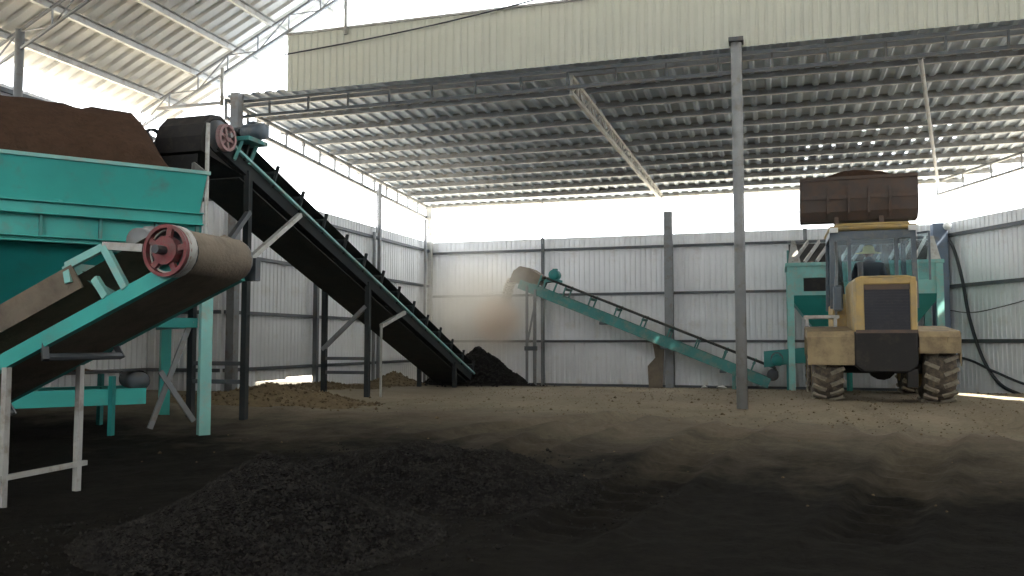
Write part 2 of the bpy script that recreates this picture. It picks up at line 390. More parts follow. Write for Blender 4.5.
B().tube((-8.7, 17.6, 3.6), (-8.7, 17.6, 4.6), 0.018, 6).build('hanger_rod', M['steel'], ceil)
# fascia
fa = struct('wall_front', (-7.7, 12.2, 5.26), 'cream corrugated fascia over the shed front')
fs = sheet('fascia_sheet', 0.96, 0.96, 0.12, 0.012, M['fascia'])
for i in range(19): inst(fs, 'fascia_sheet', fa, (-7.7+0.96*i, 12.2, 5.26), 0)
B().bar((-7.72, 12.2, 6.23), (10.6, 12.2, 6.23), 0.06, 0.035).build('cap_flashing', M['steel_light'], fa)
# centre post under the fascia
pp = struct('trim_2', (-0.45, 12.05, 0.1), 'grey round steel post under the fascia')
gz = gh(-0.45, 12.05)
B().tube((-0.45, 12.05, gz-0.2), (-0.45, 12.05, 5.27), 0.074, 16).build('post', M['post'], pp, True)
B().box((-0.45, 12.05, 5.30), (0.2, 0.2, 0.06)).build('cap_plate', M['steel_dark'], pp)

# ------------------------------------------------------------------ high gable roof over the left and the camera
SL = 0.479; RX = 0.0
def zg(x): return 5.50+SL*(x+10.14) if x < RX else 5.50+SL*(RX+10.14)-SL*(x-RX)
hg = struct('ceiling_left', (-10, 12, 5.4), 'high corrugated gable roof')
ga = math.atan(SL); half = (RX+10.75)/math.cos(ga)
YG0, YG1 = -9.4, 13.05
gs = sheet('roof_sheet', 0.96, half, 0.24, 0.045, M['roof'])
y = YG1-0.96
while y > YG0:
    for side in (0, 1):
        o = bpy.data.objects.new('roof_sheet', gs); COL.objects.link(o); o.parent = hg
        # local x -> along Y, local z -> up the slope, local y -> outward normal
        if side == 0:
            zx = Vector((math.cos(ga), 0, math.sin(ga))); p0 = Vector((-10.75, y, zg(-10.75)))
            X = Vector((0, 1, 0)); Yv = zx.cross(X); 
        else:
            zx = Vector((-math.cos(ga), 0, math.sin(ga))); p0 = Vector((10.75, y+0.96, zg(10.75)))
            X = Vector((0, -1, 0)); Yv = zx.cross(X)
        mt = Matrix((X, Yv, zx)).transposed().to_4x4(); mt.translation = p0-hg.location
        o.matrix_local = mt
    y -= 0.96
x = -10.24
while x < 10.4:
    z = zg(x)-0.07
    B().channel((x, YG0, z), (x, 12.95, z), 0.12, 0.055, 0.008, 1).build('purlin', M['steel_light'], hg); x += 0.74
for yt in (12.15, 9.05, 4.0, -1.5, -7.0):
    for a, c in ((-10.6, RX), (10.6, RX)):
        truss('truss', hg, (a, yt, zg(a)-0.145), (c, yt, zg(c)-0.145), 0.27, 0.27, 18, M['steel'], 0.015, True)
b = B()
b.prism([(-0.35, YG0, zg(-0.35)+0.06), (0, YG0, zg(0)+0.07), (0.35, YG0, zg(0.35)+0.06), (0.35, YG0, zg(0.35)+0.075), (0, YG0, zg(0)+0.09), (-0.35, YG0, zg(-0.35)+0.075)], (0, YG1-YG0, 0)); b.build('ridge_cap', M['roof'], hg)
B().bar((-10.2, 12.1, 5.15), (-8.9, 12.1, 5.15), 0.05, 0.05).build('tie_beam', M['steel'], hg)
B().tube((-10.0, 9.07, 0), (-10.0, 9.07, 5.45), 0.06, 12).build('post', M['steel'], hg, True)
B().tube((-8.9, 12.1, 5.1), (-8.9, 12.1, 5.75), 0.03, 8).build('post', M['steel_light'], hg, True)
B().tube((-6.6, 12.15, 6.1), (-6.6, 12.15, 6.85), 0.03, 8).build('strut', M['steel_light'], hg, True)
pts = [Vector((-7.7, 12.1, 5.86)).lerp(Vector((-1.6, 12.1, 6.55)), i/16)-Vector((0,0,0.10*math.sin(PI*i/16))) for i in range(17)]
tag(B().path(pts, 0.012, 6).build('power_wire', M['cable'], None, True), 'thin dark wire slung across the cream fascia', 'wire')

# ------------------------------------------------------------------ big hopper on the left
E1 = Vector((0.632, 0.775, 0)).normalized(); E2 = Vector((-0.775, 0.632, 0)).normalized()     # along the face, and back from it
HC = Vector((-5.79, 7.53, 0))                                                                # front right corner
HL, HW = 4.3, 2.0
def hp(a, b, z): return HC-E1*a+E2*b+Vector((0,0,z))                                          # a leftwards along the face, b behind the face
ho = thing('feed_hopper', hp(0, 0, gh(-5.79, 7.53)), 'large teal feed hopper on legs heaped with brown compost', 'hopper')
def slab(b, c, t):
    """closed thin plate from 4 corner points"""
    c = [Vector(p) for p in c]; n = (c[1]-c[0]).cross(c[3]-c[0]).normalized()*t
    return b.prism(c, n)
fl_ = 0.10
b = B(); slab(b, [hp(-fl_+0.05, -fl_, 2.86), hp(HL, -fl_, 2.86), hp(HL, 0, 2.46), hp(0, 0, 2.46)], 0.012); b.build('front_panel', M['teal'], ho)
b = B(); slab(b, [hp(0, HW, 2.46), hp(HL, HW, 2.46), hp(HL, HW+fl_, 3.1), hp(0, HW+fl_, 3.1)], 0.012); b.build('back_panel', M['steel_light'], ho)
b = B(); slab(b, [hp(-0.05, -fl_, 2.88), hp(0, 0, 2.46), hp(0, HW, 2.46), hp(-0.05, HW+fl_, 3.2), hp(-0.05, 0.5, 3.10)], 0.012); b.build('end_panel', M['steel_light'], ho, label='grey end plate')
b = B(); slab(b, [hp(HL, -fl_, 2.86), hp(HL, HW+fl_, 2.86), hp(HL, HW, 2.46), hp(HL, 0, 2.46)], 0.012); b.build('end_panel', M['teal'], ho)
b = B(); b.bar(hp(-0.08, -fl_-0.01, 2.87), hp(HL, -fl_-0.01, 2.87), 0.05, 0.035); b.build('rim_rail', M['teal_pale'], ho)
b = B(); b.channel(hp(-0.03, -0.03, 2.385), hp(HL, -0.03, 2.385), 0.13, 0.06, 0.012, -1); b.box(hp(1.32, -0.06, 2.455), (0.05, 0.05, 0.03)); b.build('upper_rail', M['teal'], ho)
b = B(); b.bar(hp(0, 0.03, 2.21), hp(HL, 0.03, 2.21), 0.012, 0.24); b.build('web_panel', M['teal'], ho)
for a in (0.02, 0.42, 0.94, 1.46, 1.98, 2.5, 3.1, 3.7, 4.25):
    B().bar(hp(a, -0.005, 2.10), hp(a, -0.005, 2.33), 0.03, 0.06, E2).build('rib', M['teal_dust'], ho)
b = B(); b.channel(hp(-0.02, -0.04, 2.08), hp(HL, -0.04, 2.08), 0.06, 0.08, 0.012, -1); b.build('lower_rail', M['teal'], ho)
b = B(); b.bar(hp(0, HW, 2.25), hp(HL, HW, 2.25), 0.08, 0.36); b.bar(hp(0, 0, 2.25), hp(0, HW, 2.25), 0.06, 0.36); b.bar(hp(HL, 0, 2.25), hp(HL, HW, 2.25), 0.06, 0.36); b.build('rear_frame', M['teal_dark'], ho)
b = B(); T = [hp(0.1, 0.06, 2.05), hp(HL-0.1, 0.06, 2.05), hp(HL-0.1, HW-0.06, 2.05), hp(0.1, HW-0.06, 2.05)]; Q = [hp(0.7, 0.75, 0.98), hp(HL-0.5, 0.75, 0.98), hp(HL-0.5, 1.25, 0.98), hp(0.7, 1.25, 0.98)]
b.add(T+Q, [(0,1,5,4),(1,2,6,5),(2,3,7,6),(3,0,4,7)]); b.build('chute', M['teal_dark'], ho)
for a, bb in ((-0.10, 0.02), (-0.10, HW-0.02), (HL-0.06, 0.02), (HL-0.06, HW-0.02)):
    g = hp(a, bb, 0); B().bar(hp(a, bb, gh(g.x, g.y)-0.08), hp(a, bb, 2.10), 0.115, 0.115, E1).build('leg', M['teal_pale'] if bb < 1 else M['teal'], ho)
B().bar(hp(0.03, 0.03, 1.30), hp(HL-0.1, 0.03, 1.30), 0.05, 0.10).build('cross_bar', M['teal_dark'], ho)
B().bar(hp(0.0, 0.05, 1.30), hp(0.0, HW-0.05, 1.30), 0.05, 0.10).build('cross_bar', M['teal_dark'], ho)
B().bar(hp(0.04, 0.06, 1.32), hp(0.42, 0.06, 0.22), 0.05, 0.05).build('brace', M['steel'], ho)
B().bar(hp(0.34, 0.02, 0.80), hp(0.0, 0.02, 0.28), 0.05, 0.05).build('brace', M['steel'], ho)
B().tube(hp(-0.06, -0.05, 2.2), hp(-0.06, -0.05, 3.42), 0.022, 8).build('corner_rod', M['steel_light'], ho)
# the heap inside
hb = B(); rows = []
NA, NB = 44, 20
for j in range(NB+1):
    r_ = []
    for i in range(NA+1):
        a = 0.06+(HL-0.1)*i/NA; bb = 0.0+HW*j/NB
        z = 2.74+0.98*sm(0.0, 0.55, a)*(0.15+0.85*math.sin(PI*(0.04+0.70*j/NB)))*(1+0.06*sm(1.0, 3.5, a))
        if i == 0 or j == 0: z = min(z, 2.7)
        q = hp(a, bb, 0); z += 0.03*nz(q.x, q.y, 4)+0.02*nz(q.x, q.y, 11)
        r_.append((q.x, q.y, z))
    rows.append(r_)
hb.grid(rows)
bot_ = [[(r_[0], r_[1], 2.5) for r_ in (rows[0]+[rows[k][-1] for k in range(1, NB+1)]+rows[-1][::-1][1:]+[rows[k][0] for k in range(NB-1, -1, -1)])]]
edge = rows[0]+[rows[k][-1] for k in range(1, NB+1)]+rows[-1][::-1][1:]+[rows[k][0] for k in range(NB-1, -1, -1)]
hb.grid([edge, bot_[0]])
tag(hb.build('compost_heap', M['compost'], None, True), 'brown compost heap filling the big teal hopper above its rim', 'compost')

# low belt feeder under the hopper
def lf(a, b, z): return hp(a, 1.0+b, z)
fz = 0.52
fe = thing('belt_feeder', lf(2.0, 0, 0.1), 'low teal belt feeder running beneath the big hopper', 'conveyor')
for s in (-1, 1): B().channel(lf(0.36, s*0.38, fz), lf(4.2, s*0.38, fz), 0.17, 0.05, 0.012, -s).build('side_beam', M['teal'], fe)
b = B(); pr = []
for k in range(9): t = PI/2-PI*k/8; pr.append((0.42-math.cos(t)*0.11, fz+0.16+math.sin(t)*0.11))
pr = [(4.2, fz+0.27)]+pr+[(4.2, fz+0.05)]
b.grid([[lf(a, s, z) for a, z in pr] for s in (-0.32, 0.32)]); b.build('belt', M['rubber'], fe, True)
B().tube(lf(0.42, -0.36, fz+0.16), lf(0.42, 0.36, fz+0.16), 0.10, 16).build('drum', M['steel_dark'], fe, True)
for a in (0.7, 1.7, 2.9, 4.0):
    for s in (-1, 1):
        g = lf(a, s*0.38, 0); B().bar(lf(a, s*0.40, gh(g.x, g.y)-0.05), lf(a, s*0.40, fz+0.22), 0.05, 0.05).build('leg', M['teal_dark'], fe)
hb = B(); rows = []
for j in range(9):
    r_ = []
    for i in range(26):
        a = 0.85+3.0*i/25; bb = -0.31+0.62*j/8
        z = fz+0.275+0.13*math.sin(PI*j/8)*math.sin(PI*i/25)**0.5*(0.8+0.4*nz(a, bb, 3)); q = lf(a, bb, z); r_.append(q)
    rows.append(r_)
hb.grid(rows); tag(hb.build('compost_on_belt', M['compost'], None, True), 'low ridge of brown compost lying on the belt feeder', 'compost')

# ------------------------------------------------------------------ inclined conveyors
def conveyor(root, T, Hd, width, beam_h, m_beam, m_belt, lift=0.12, drum_r=0.14, n_idl=10, posts=True, tail_over=0.0):
    """belt conveyor from tail centre T to head centre Hd: beams, carrying belt with return run, drums, idlers"""
    T = Vector(T); Hd = Vector(Hd); d = (Hd-T).normalized(); side = d.cross(Vector((0,0,1))).normalized(); up = side.cross(d).normalized()
    L = (Hd-T).length; w2 = width/2
    for s in (-1, 1):
        o = side*s*(w2+0.05)
        B().channel(T+o, Hd+o, beam_h, 0.05, 0.012, -s, up).build('side_beam', m_beam, root)
    # belt loop
    loop = []
    for k in range(9): t = -PI/2+PI*k/8; loop.append((L+math.cos(t)*drum_r, lift+math.sin(t)*drum_r))
    for k in range(9): t = PI/2+PI*k/8; loop.append((math.cos(t)*drum_r, lift+math.sin(t)*drum_r))
    loop.append(loop[0])
    b = B(); cols = [(-w2, 0.05), (-w2*0.45, 0.0), (w2*0.45, 0.0), (w2, 0.05)]
    rows = []
    for a, z in loop:
        top = 1 if (z > lift and 0 <= a <= L) else 0
        rows.append([T+d*a+side*c+up*(z+(e if top else 0)) for c, e in cols])
    b.grid(rows); b.build('belt', m_belt, root, True)
    for a, nm in ((L, 'head_drum'), (0, 'tail_drum')):
        c = T+d*a+up*lift; B().tube(c-side*(w2+0.03), c+side*(w2+0.03), drum_r*0.93, 18).build(nm, M['steel_dark'], root, True)
    for k in range(n_idl):
        a = L*(k+0.7)/(n_idl+0.4); c = T+d*a
        b = B()
        for s in (-1, 1):
            b.bar(c+side*s*(w2+0.06)+up*(beam_h/2-0.03), c+side*s*(w2+0.075)+up*(lift+drum_r+0.06), 0.04, 0.03, d)
        b.tube(c-side*(w2+0.06)+up*(lift+drum_r-0.045), c+side*(w2+0.06)+up*(lift+drum_r-0.045), 0.03, 8)
        b.build('idler_bracket', m_beam, root)
    return T, d, side, up, L
def spoked(b, c, ax, r, w, n=5, hub=0.3, rim=0.16):
    """pulley: rim, hub and spokes"""
    c = Vector(c); ax = Vector(ax).normalized()
    b.lathe(c-ax*w/2, ax, [(0, r), (w*0.4, r*0.96), (w*0.6, r*0.96), (w, r), (w, r*(1-rim)), (0, r*(1-rim)), (0, r)], 24)
    b.tube(c-ax*w*0.6, c+ax*w*0.6, r*hub, 12)
    a = ax.orthogonal().normalized(); e = ax.cross(a)
    for k in range(n):
        t = 2*PI*k/n; v = a*math.cos(t)+e*math.sin(t); b.bar(c+v*r*hub*0.8, c+v*r*(1-rim*0.5), r*0.22, w*0.5, ax)
    return b
def motor(root, c, ax, r, l, m, nm='motor'):
    c = Vector(c); ax = Vector(ax).normalized(); b = B()
    b.lathe(c, ax, [(0, 0.001), (0, r*0.75), (l*0.1, r*0.95), (l*0.12, r), (l*0.75, r), (l*0.78, r*1.05), (l, r*0.98), (l, 0.001)], 16)
    b.box(c+ax*l*0.45+Vector((0,0,r)), (r*0.9, r*0.9, r*0.5))
    b.tube(c-ax*l*0.2, c, r*0.22, 8)
    b.box(c+ax*l*0.45-Vector((0,0,r)), (r*1.5, r*1.5, r*0.25))
    return b.build(nm, m, root, True)

# big dark conveyor that fills the hopper
CX = -6.50
bt, bh = (CX, 17.3, 0.22), (CX, 8.30, 3.40)
bc = thing('belt_conveyor', (CX, 12.7, gh(CX, 12.7)), 'long dark inclined belt conveyor rising to the big hopper', 'conveyor')
T, d, sd, up, L = conveyor(bc, bt, bh, 0.66, 0.16, M['steel_black'], M['belt_dark'], 0.10, 0.20, 14)
b = B(); o = -sd*0.40 if sd.x < 0 else sd*0.40
b.bar(T+o+up*0.09, T+d*L+o+up*0.09, 0.07, 0.03, up); b.build('edge_strip', M['teal_pale'], bc, label='dusty teal edge strip')
# skirt boards under the frame: a dark tray below the return run
b = B(); slab(b, [T+d*0.6-sd*0.36-up*0.17, T+d*0.6+sd*0.36-up*0.17, T+d*(L-0.5)+sd*0.36-up*0.17, T+d*(L-0.5)-sd*0.36-up*0.17], 0.015); b.build('belly_tray', M['belt_dark'], bc)
b = B()   # head hood
hc = T+d*L+up*0.1
prf = [(-0.55, 0.18), (-0.28, 0.26), (0.02, 0.27), (0.17, 0.19), (0.25, 0.02), (0.25, -0.14), (0.18, -0.30)]
b.grid([[hc+d*a+up*z+sd*c for a, z in prf] for c in (-0.31, 0.31)])
for c in (-0.31, 0.31): b.add([hc+d*a+up*z+sd*c for a, z in prf]+[hc-d*0.55-up*0.18+sd*c], [tuple(range(8))])
b.build('head_hood', M['chassis'], bc)
b = B(); slab(b, [hc+d*0.27-up*0.40-sd*0.36, hc+d*0.27-up*0.40+sd*0.36, hc+d*0.10-up*0.72+sd*0.30, hc+d*0.10-up*0.72-sd*0.30], 0.012); b.build('discharge_flap', M['rubber'], bc)
rt = -sd if sd.x < 0 else sd
b = B(); spoked(b, hc-rt*0.56-up*0.05, rt, 0.20, 0.05, 4, 0.2, 0.14); b.build('flywheel', M['steel_black'], bc)
B().tube(hc-rt*0.5, hc+rt*0.52, 0.03, 8).build('shaft', M['steel'], bc)
b = B(); spoked(b, hc+rt*0.45-up*0.03, rt, 0.16, 0.06, 6, 0.3, 0.22); b.build('drive_pulley', M['red_dust'], bc, label='dusty pinkish pulley')
mc = T+d*(L-0.42)+up*0.42+rt*0.30
b = B(); b.box(mc-up*0.14+rt*0.1, (0.34, 0.40, 0.05)); 
for s in (-0.15, 0.15): b.bar(mc-up*0.14+rt*0.15+Vector((0,s,0)), T+d*(L-0.42)+rt*0.4+Vector((0,s,0)), 0.04, 0.04)
b.build('motor_mount', M['teal_dust'], bc)
motor(bc, mc+rt*0.02, rt, 0.10, 0.30, M['cabgrey'])
b = B(); spoked(b, mc-rt*0.05, rt, 0.075, 0.05, 4, 0.4, 0.3); b.build('motor_pulley', M['steel_dark'], bc)
def under(y): return T+d*((T.y-y)/(T.y-(T+d*L).y)*L)-up*0.12
for y in (8.87, 12.10, 15.9):
    u = under(y)
    for s in (-0.38, 0.38):
        B().bar((CX+s, y, gh(CX+s, y)-0.08), (CX+s, y, u.z+0.1), 0.075, 0.075).build('leg', M['steel_black'], bc)
    for k, z in enumerate((0.5, 0.72)):
        if u.z > z+0.3: B().bar((CX-0.38, y, z+0.12), (CX+0.38, y, z+0.12), 0.05, 0.05).build('cross_bar', M['steel_dark'], bc)
for y0, z0, y1, mm in ((8.87, 2.10, 10.0, 'steel_light'), (12.5, 1.36, 13.4, 'steel_light')):
    u = under(y1); B().bar((CX+0.42, y0, z0), (CX+0.42, y1, u.z+0.12), 0.06, 0.06).build('brace', M[mm], bc)
B().bar((CX+0.40, 8.87, 2.68), (CX+0.40, 8.42, 2.22), 0.06, 0.06).build('brace', M['steel_dark'], bc)
B().bar((CX+0.36, 12.08, 1.66), (CX-0.40, 12.08, 0.98), 0.06, 0.06).build('brace', M['steel'], bc)
B().bar((CX+0.42, 12.5, gh(CX+0.42, 12.5)-0.05), (CX+0.42, 12.5, 1.38), 0.03, 0.03).build('prop', M['steel_light'], bc)

# near conveyor with the red pulley
nt_, nh = (-6.15, 4.80, 0.455), (-3.56, 4.78, 1.575)
nc = thing('belt_conveyor', (-5.4, 5.4, 0), 'short teal inclined belt conveyor with a red spoked pulley', 'conveyor')
T, d, sd, up, L = conveyor(nc, nt_, nh, 0.56, 0.10, M['teal'], M['belt'], 0.10, 0.15, 0)
fr = sd if sd.y < 0 else -sd
hc = T+d*L+up*0.10
b = B(); spoked(b, hc+fr*0.39, fr, 0.165, 0.05, 5, 0.55, 0.14); b.build('drive_pulley', M['red'], nc, label='worn red spoked pulley')
b = B(); b.lathe(hc+fr*0.31, fr, [(0, 0.15), (0.0, 0.165), (0.07, 0.165), (0.07, 0.13)], 20); b.build('drum_flange', M['steel_light'], nc, True)
B().tube(hc-fr*0.5, hc+fr*0.5, 0.028, 8).build('shaft', M['steel_dark'], nc)
for a in (-0.5,): 
    B().box(hc-fr*0.42-up*0.06, (0.16, 0.06, 0.16)).build('bearing_block', M['steel_dark'], nc)
# rubber guide strip and skirts along the carrying side
for s in (-1, 1):
    b = B(); slab(b, [T+d*0.2+fr*s*0.30+up*0.20, T+d*(L-0.75)+fr*s*0.30+up*0.20, T+d*(L-0.75)+fr*s*0.34+up*0.36, T+d*0.2+fr*s*0.34+up*0.36], 0.012); b.build('skirt_board', M['belt'], nc)
# pale teal motor frame standing on the near beam
g = T+d*L+fr*0.33
fm = [(g-d*0.42+up*0.04, g-d*0.48+up*0.36), (g-d*0.48+up*0.36, g-d*0.80+up*0.37), (g-d*0.80+up*0.37, g-d*0.82+up*0.26), (g-d*0.58+up*0.05, g-d*0.62+up*0.20)]
b = B()
for p, q in fm: b.bar(p, q, 0.05, 0.035, fr)
for p, q in fm[:1]+fm[2:3]: b.bar(p-fr*0.55, q-fr*0.55, 0.05, 0.035, fr)
b.bar(fm[0][1], fm[0][1]-fr*0.55, 0.045, 0.045); b.bar(fm[2][0], fm[2][0]-fr*0.55, 0.045, 0.045); b.bar(fm[2][0], fm[2][0]-fr*0.55-up*0.3, 0.035, 0.035)
b.build('motor_frame', M['teal_pale'], nc)
b = B(); b.bar(g-d*0.48+up*0.37, g-d*0.20+up*0.22, 0.03, 0.05, up); b.build('belt_guard', M['steel_light'], nc)
motor(nc, g-d*0.34+up*0.36-fr*0.40, fr, 0.085, 0.26, M['steel'])
for a in (0.55, 1.65):
    for s in (-0.31, 0.31):
        B().bar(T+d*a+fr*s+up*(-0.02), T+d*a+fr*s*1.1-up*0.14, 0.04, 0.04).build('return_bracket', M['steel_dark'], nc)
    B().tube(T+d*a-fr*0.33-up*0.12, T+d*a+fr*0.33-up*0.12, 0.026, 8).build('return_idler', M['steel_dark'], nc)
for (xx, yy, zt) in ((-4.90, 4.44, 0.93), (-4.95, 5.12, 0.93), (-5.75, 4.46, 0.45), (-5.75, 5.12, 0.45)):
    B().bar((xx, yy, gh(xx, yy)-0.08), (xx, yy, zt), 0.042, 0.042).build('leg', M['steel_light'], nc)
B().bar((-4.90, 4.40, 0.20), (-4.95, 5.20, 0.20), 0.035, 0.035).build('cross_bar', M['steel_light'], nc)

# far conveyor along the back wall
ft, fh_ = (-0.15, 19.6, 0.20), (-5.80, 19.6, 2.48)
fc = thing('belt_conveyor', (-2.9, 19.6, 0), 'slim teal inclined conveyor along the back wall', 'conveyor')
T, d, sd, up, L = conveyor(fc, ft, fh_, 0.50, 0.22, M['teal_dust'], M['belt'], 0.20, 0.13, 9)
fr = sd if sd.y < 0 else -sd
b = B(); b.bar(T+fr*0.33+up*0.36, T+d*(L-0.6)+fr*0.33+up*0.36, 0.03, 0.05, up); b.build('belt_edge_rail', M['belt_dark'], fc)
hc = T+d*L+up*0.2
b = B(); prf = [(-0.5, 0.16), (-0.1, 0.24), (0.14, 0.20), (0.25, 0.04), (0.26, -0.25)]
b.grid([[hc+d*a+up*z+sd*c for a, z in prf] for c in (-0.3, 0.3)])
for c in (-0.3, 0.3): b.add([hc+d*a+up*z+sd*c for a, z in prf]+[hc-d*0.4-up*0.05+sd*c], [tuple(range(6))])
b.build('head_hood', M['belt'], fc)
mc = T+d*(L-0.72)+up*0.50
motor(fc, mc+fr*0.02, fr, 0.12, 0.34, M['teal_dark'])
b = B(); b.box(mc+fr*0.15-up*0.15, (0.36, 0.36, 0.05)); b.bar(mc-up*0.15+fr*0.28+d*0.14, T+d*(L-0.58)+fr*0.3, 0.04, 0.04); b.bar(mc-up*0.15+fr*0.28-d*0.14, T+d*(L-0.86)+fr*0.3, 0.04, 0.04); b.build('motor_mount', M['teal_dust'], fc)
for a in (1.0, 2.4, 3.9): B().box(T+d*a+fr*0.1-up*0.13, (0.14, 0.3, 0.07)).build('return_idler', M['steel_dark'], fc)
for xx in (-5.40, -5.60):
    for yy in (19.28, 19.92):
        B().bar((xx, yy, -0.05), (xx, yy, 0.20+(xx+0.15)/(-5.65)*2.28+0.02), 0.055, 0.055).build('leg', M['steel'], fc)
B().bar((-5.62, 19.27, 0.9), (-5.38, 19.27, 2.1), 0.04, 0.04).build('brace', M['steel'], fc)
B().bar((-5.65, 19.27, 0.95), (-5.35, 19.27, 0.95), 0.07, 0.1).build('cross_bar', M['steel_dark'], fc)
for yy in (19.28, 19.92): B().bar((-0.9, yy, -0.03), (-0.9, yy, 0.5), 0.05, 0.05).build('leg', M['teal_dust'], fc)

# ------------------------------------------------------------------ hopper behind the loader, with its belt feeder
h2 = thing('feed_hopper', (1.75, 19.6, 0), 'teal loading hopper with slanted grid behind the yellow loader', 'hopper')
X0, X1, YA, YB = 0.28, 3.22, 18.85, 20.45
b = B(); b.span((X0, YA, 2.08), (X0+0.30, YA+0.02, 2.70)); b.span((X0+0.80, YA, 2.08), (X1, YA+0.02, 2.70)); b.span((X0+0.30, YA, 2.45), (X0+0.80, YA+0.02, 2.70)); b.span((X0+0.30, YA, 2.08), (X0+0.80, YA+0.02, 2.16)); b.build('front_panel', M['teal_pale'], h2)
B().span((X0+0.31, YA+0.05, 2.17), (X0+0.79, YA+0.07, 2.44)).build('dark_opening_plate', M['chassis'], h2)  # black plate behind the cut-out, painting the dark of an open hole
b = B(); b.span((X0, YB-0.02, 2.08), (X1, YB, 3.2)); b.span((X0, YA, 2.08), (X0+0.02, YB, 2.70)); b.span((X1-0.02, YA, 2.08), (X1, YB, 2.70)); b.build('side_panel', M['teal_dust'], h2)
b = B(); T4 = [(X0, YA, 2.08), (X1, YA, 2.08), (X1, YB, 2.08), (X0, YB, 2.08)]; Q4 = [(X0+0.75, YA+0.5, 1.05), (X1-0.75, YA+0.5, 1.05), (X1-0.75, YB-0.5, 1.05), (X0+0.75, YB-0.5, 1.05)]
b.add(T4+Q4, [(0,1,5,4),(1,2,6,5),(2,3,7,6),(3,0,4,7)]); b.build('chute', M['teal_dark'], h2)
b = B(); b.bar((X0-0.04, YA-0.02, 2.73), (X1+0.04, YA-0.02, 2.73), 0.08, 0.07); b.bar((X0-0.02, YA, 2.73), (X0-0.02, YB, 2.73), 0.07, 0.07); b.bar((X1+0.02, YA, 2.73), (X1+0.02, YB, 2.73), 0.07, 0.07); b.build('rim_rail', M['teal_pale'], h2)
for xx in (X0+0.04, X1-0.04):
    for yy in (YA+0.03, YB-0.05):
        B().bar((xx, yy, -0.05), (xx, yy, 2.7), 0.13, 0.13).build('leg', M['teal_pale'], h2)
for xx, sg in ((X0, 1), (X1, -1)):
    b = B(); b.prism([(xx, YA+0.02, 2.76), (xx+sg*0.26, YA+0.02, 2.76), (xx+sg*0.16, YA+0.30, 3.28), (xx+sg*0.08, YA+0.30, 3.28)], (0, 0.03, 0)); b.build('gusset_plate', M['steel_light'], h2)
k = 0; xx = X0+0.10
while xx < X1-0.35:
    B().bar((xx, YA+0.05, 2.78), (xx+0.34, YA+0.80, 3.30), 0.035, 0.08).build('grid_bar', M['steel_light'], h2); xx += 0.235
b = B(); b.bar((X0, YA+0.80, 3.31), (X1, YA+0.80, 3.31), 0.05, 0.05); b.build('grid_rail', M['steel'], h2)
b = B(); slab(b, [(X0+0.03, YA+0.10, 2.72), (X1-0.03, YA+0.10, 2.72), (X1-0.03, YA+0.86, 3.26), (X0+0.03, YA+0.86, 3.26)], -0.02); b.build('dark_sheet', M['chassis'], h2)  # dark sheet set close behind the grid bars
f2 = thing('belt_feeder', (1.3, 19.65, 0), 'small teal belt feeder with motor under the loading hopper', 'conveyor')
for s in (-1, 1): B().channel((-0.05, 19.65+s*0.36, 0.72), (2.9, 19.65+s*0.36, 0.72), 0.16, 0.05, 0.012, s).build('side_beam', M['teal_dust'], f2)
b = B(); pr = [(2.9, 0.92)]+[(0.02-math.cos(PI/2-PI*k/8)*0.1, 0.82+math.sin(PI/2-PI*k/8)*0.1) for k in range(9)]+[(2.9, 0.72)]
b.grid([[(a, y, z) for a, z in pr] for y in (19.35, 19.95)]); b.build('belt', M['rubber'], f2, True)
for a in (0.25, 1.5, 2.7):
    for s in (-1, 1): B().bar((a, 19.65+s*0.38, -0.04), (a, 19.65+s*0.38, 0.75), 0.06, 0.06).build('leg', M['teal_dark'], f2)
motor(f2, (0.02, 19.12, 0.72), (0, -1, 0), 0.11, 0.32, M['teal_dark'])
b = B(); spoked(b, (0.02, 19.2, 0.75), (0, 1, 0), 0.13, 0.05, 5, 0.3, 0.2); b.build('drive_pulley', M['steel_dark'], f2)
b = B(); slab(b, [(-0.25, 19.24, 0.55), (0.75, 19.24, 0.70), (0.75, 19.24, 1.0), (-0.25, 19.24, 0.9)], 0.012); b.build('side_guard', M['teal_dark'], f2)

# ------------------------------------------------------------------ wheel loader
LX, LY, LZ = 1.56, 14.35, 0.155
ld = thing('wheel_loader', (LX, LY, LZ), 'dusty yellow wheel loader seen from behind with its bucket raised', 'loader')
def q(x, y, z): return (LX+x, LY+y, LZ+z)
def wheel(x, y):
    r, w = 0.56, 0.46
    w_ = bpy.data.objects.new('wheel', None); COL.objects.link(w_); w_.parent = ld
    b = B(); b.lathe(q(x-w/2, y, r), (1,0,0), [(0, r*0.55), (0.01, r*0.80), (0.05, r*0.92), (0.09, r*0.945), (w-0.09, r*0.945), (w-0.05, r*0.92), (w-0.01, r*0.80), (w, r*0.55)], 28)
    b.build('tyre', M['tyre'], w_, True)
    b = B(); b.lathe(q(x-w/2+0.04, y, r), (1,0,0), [(0.10, 0.001), (0.10, r*0.25), (0.02, r*0.30), (0.04, r*0.50), (-0.035, r*0.57), (w-0.045, r*0.57), (w-0.12, r*0.5), (w-0.10, r*0.3), (w-0.16, 0.001)], 20); b.build('rim', M['yellow'], w_, True)
    for k in range(18):
        for s in (-1, 1):
            t = 2*PI*(k+(0.5 if s > 0 else 0))/18
            c0 = Vector(q(x+s*0.035, y+math.cos(t)*r*0.965, r+math.sin(t)*r*0.965))
            t2 = t-0.16
            c1 = Vector(q(x+s*w*0.49, y+math.cos(t2)*r*0.94, r+math.sin(t2)*r*0.94))
            b = B(); b.bar(c0, c1, 0.055, 0.05, (0, math.cos(t), math.sin(t))); b.build('lug', M['lug'], w_)
for y in (0.0, 2.25):
    for x in (-0.80, 0.76): wheel(x, y)
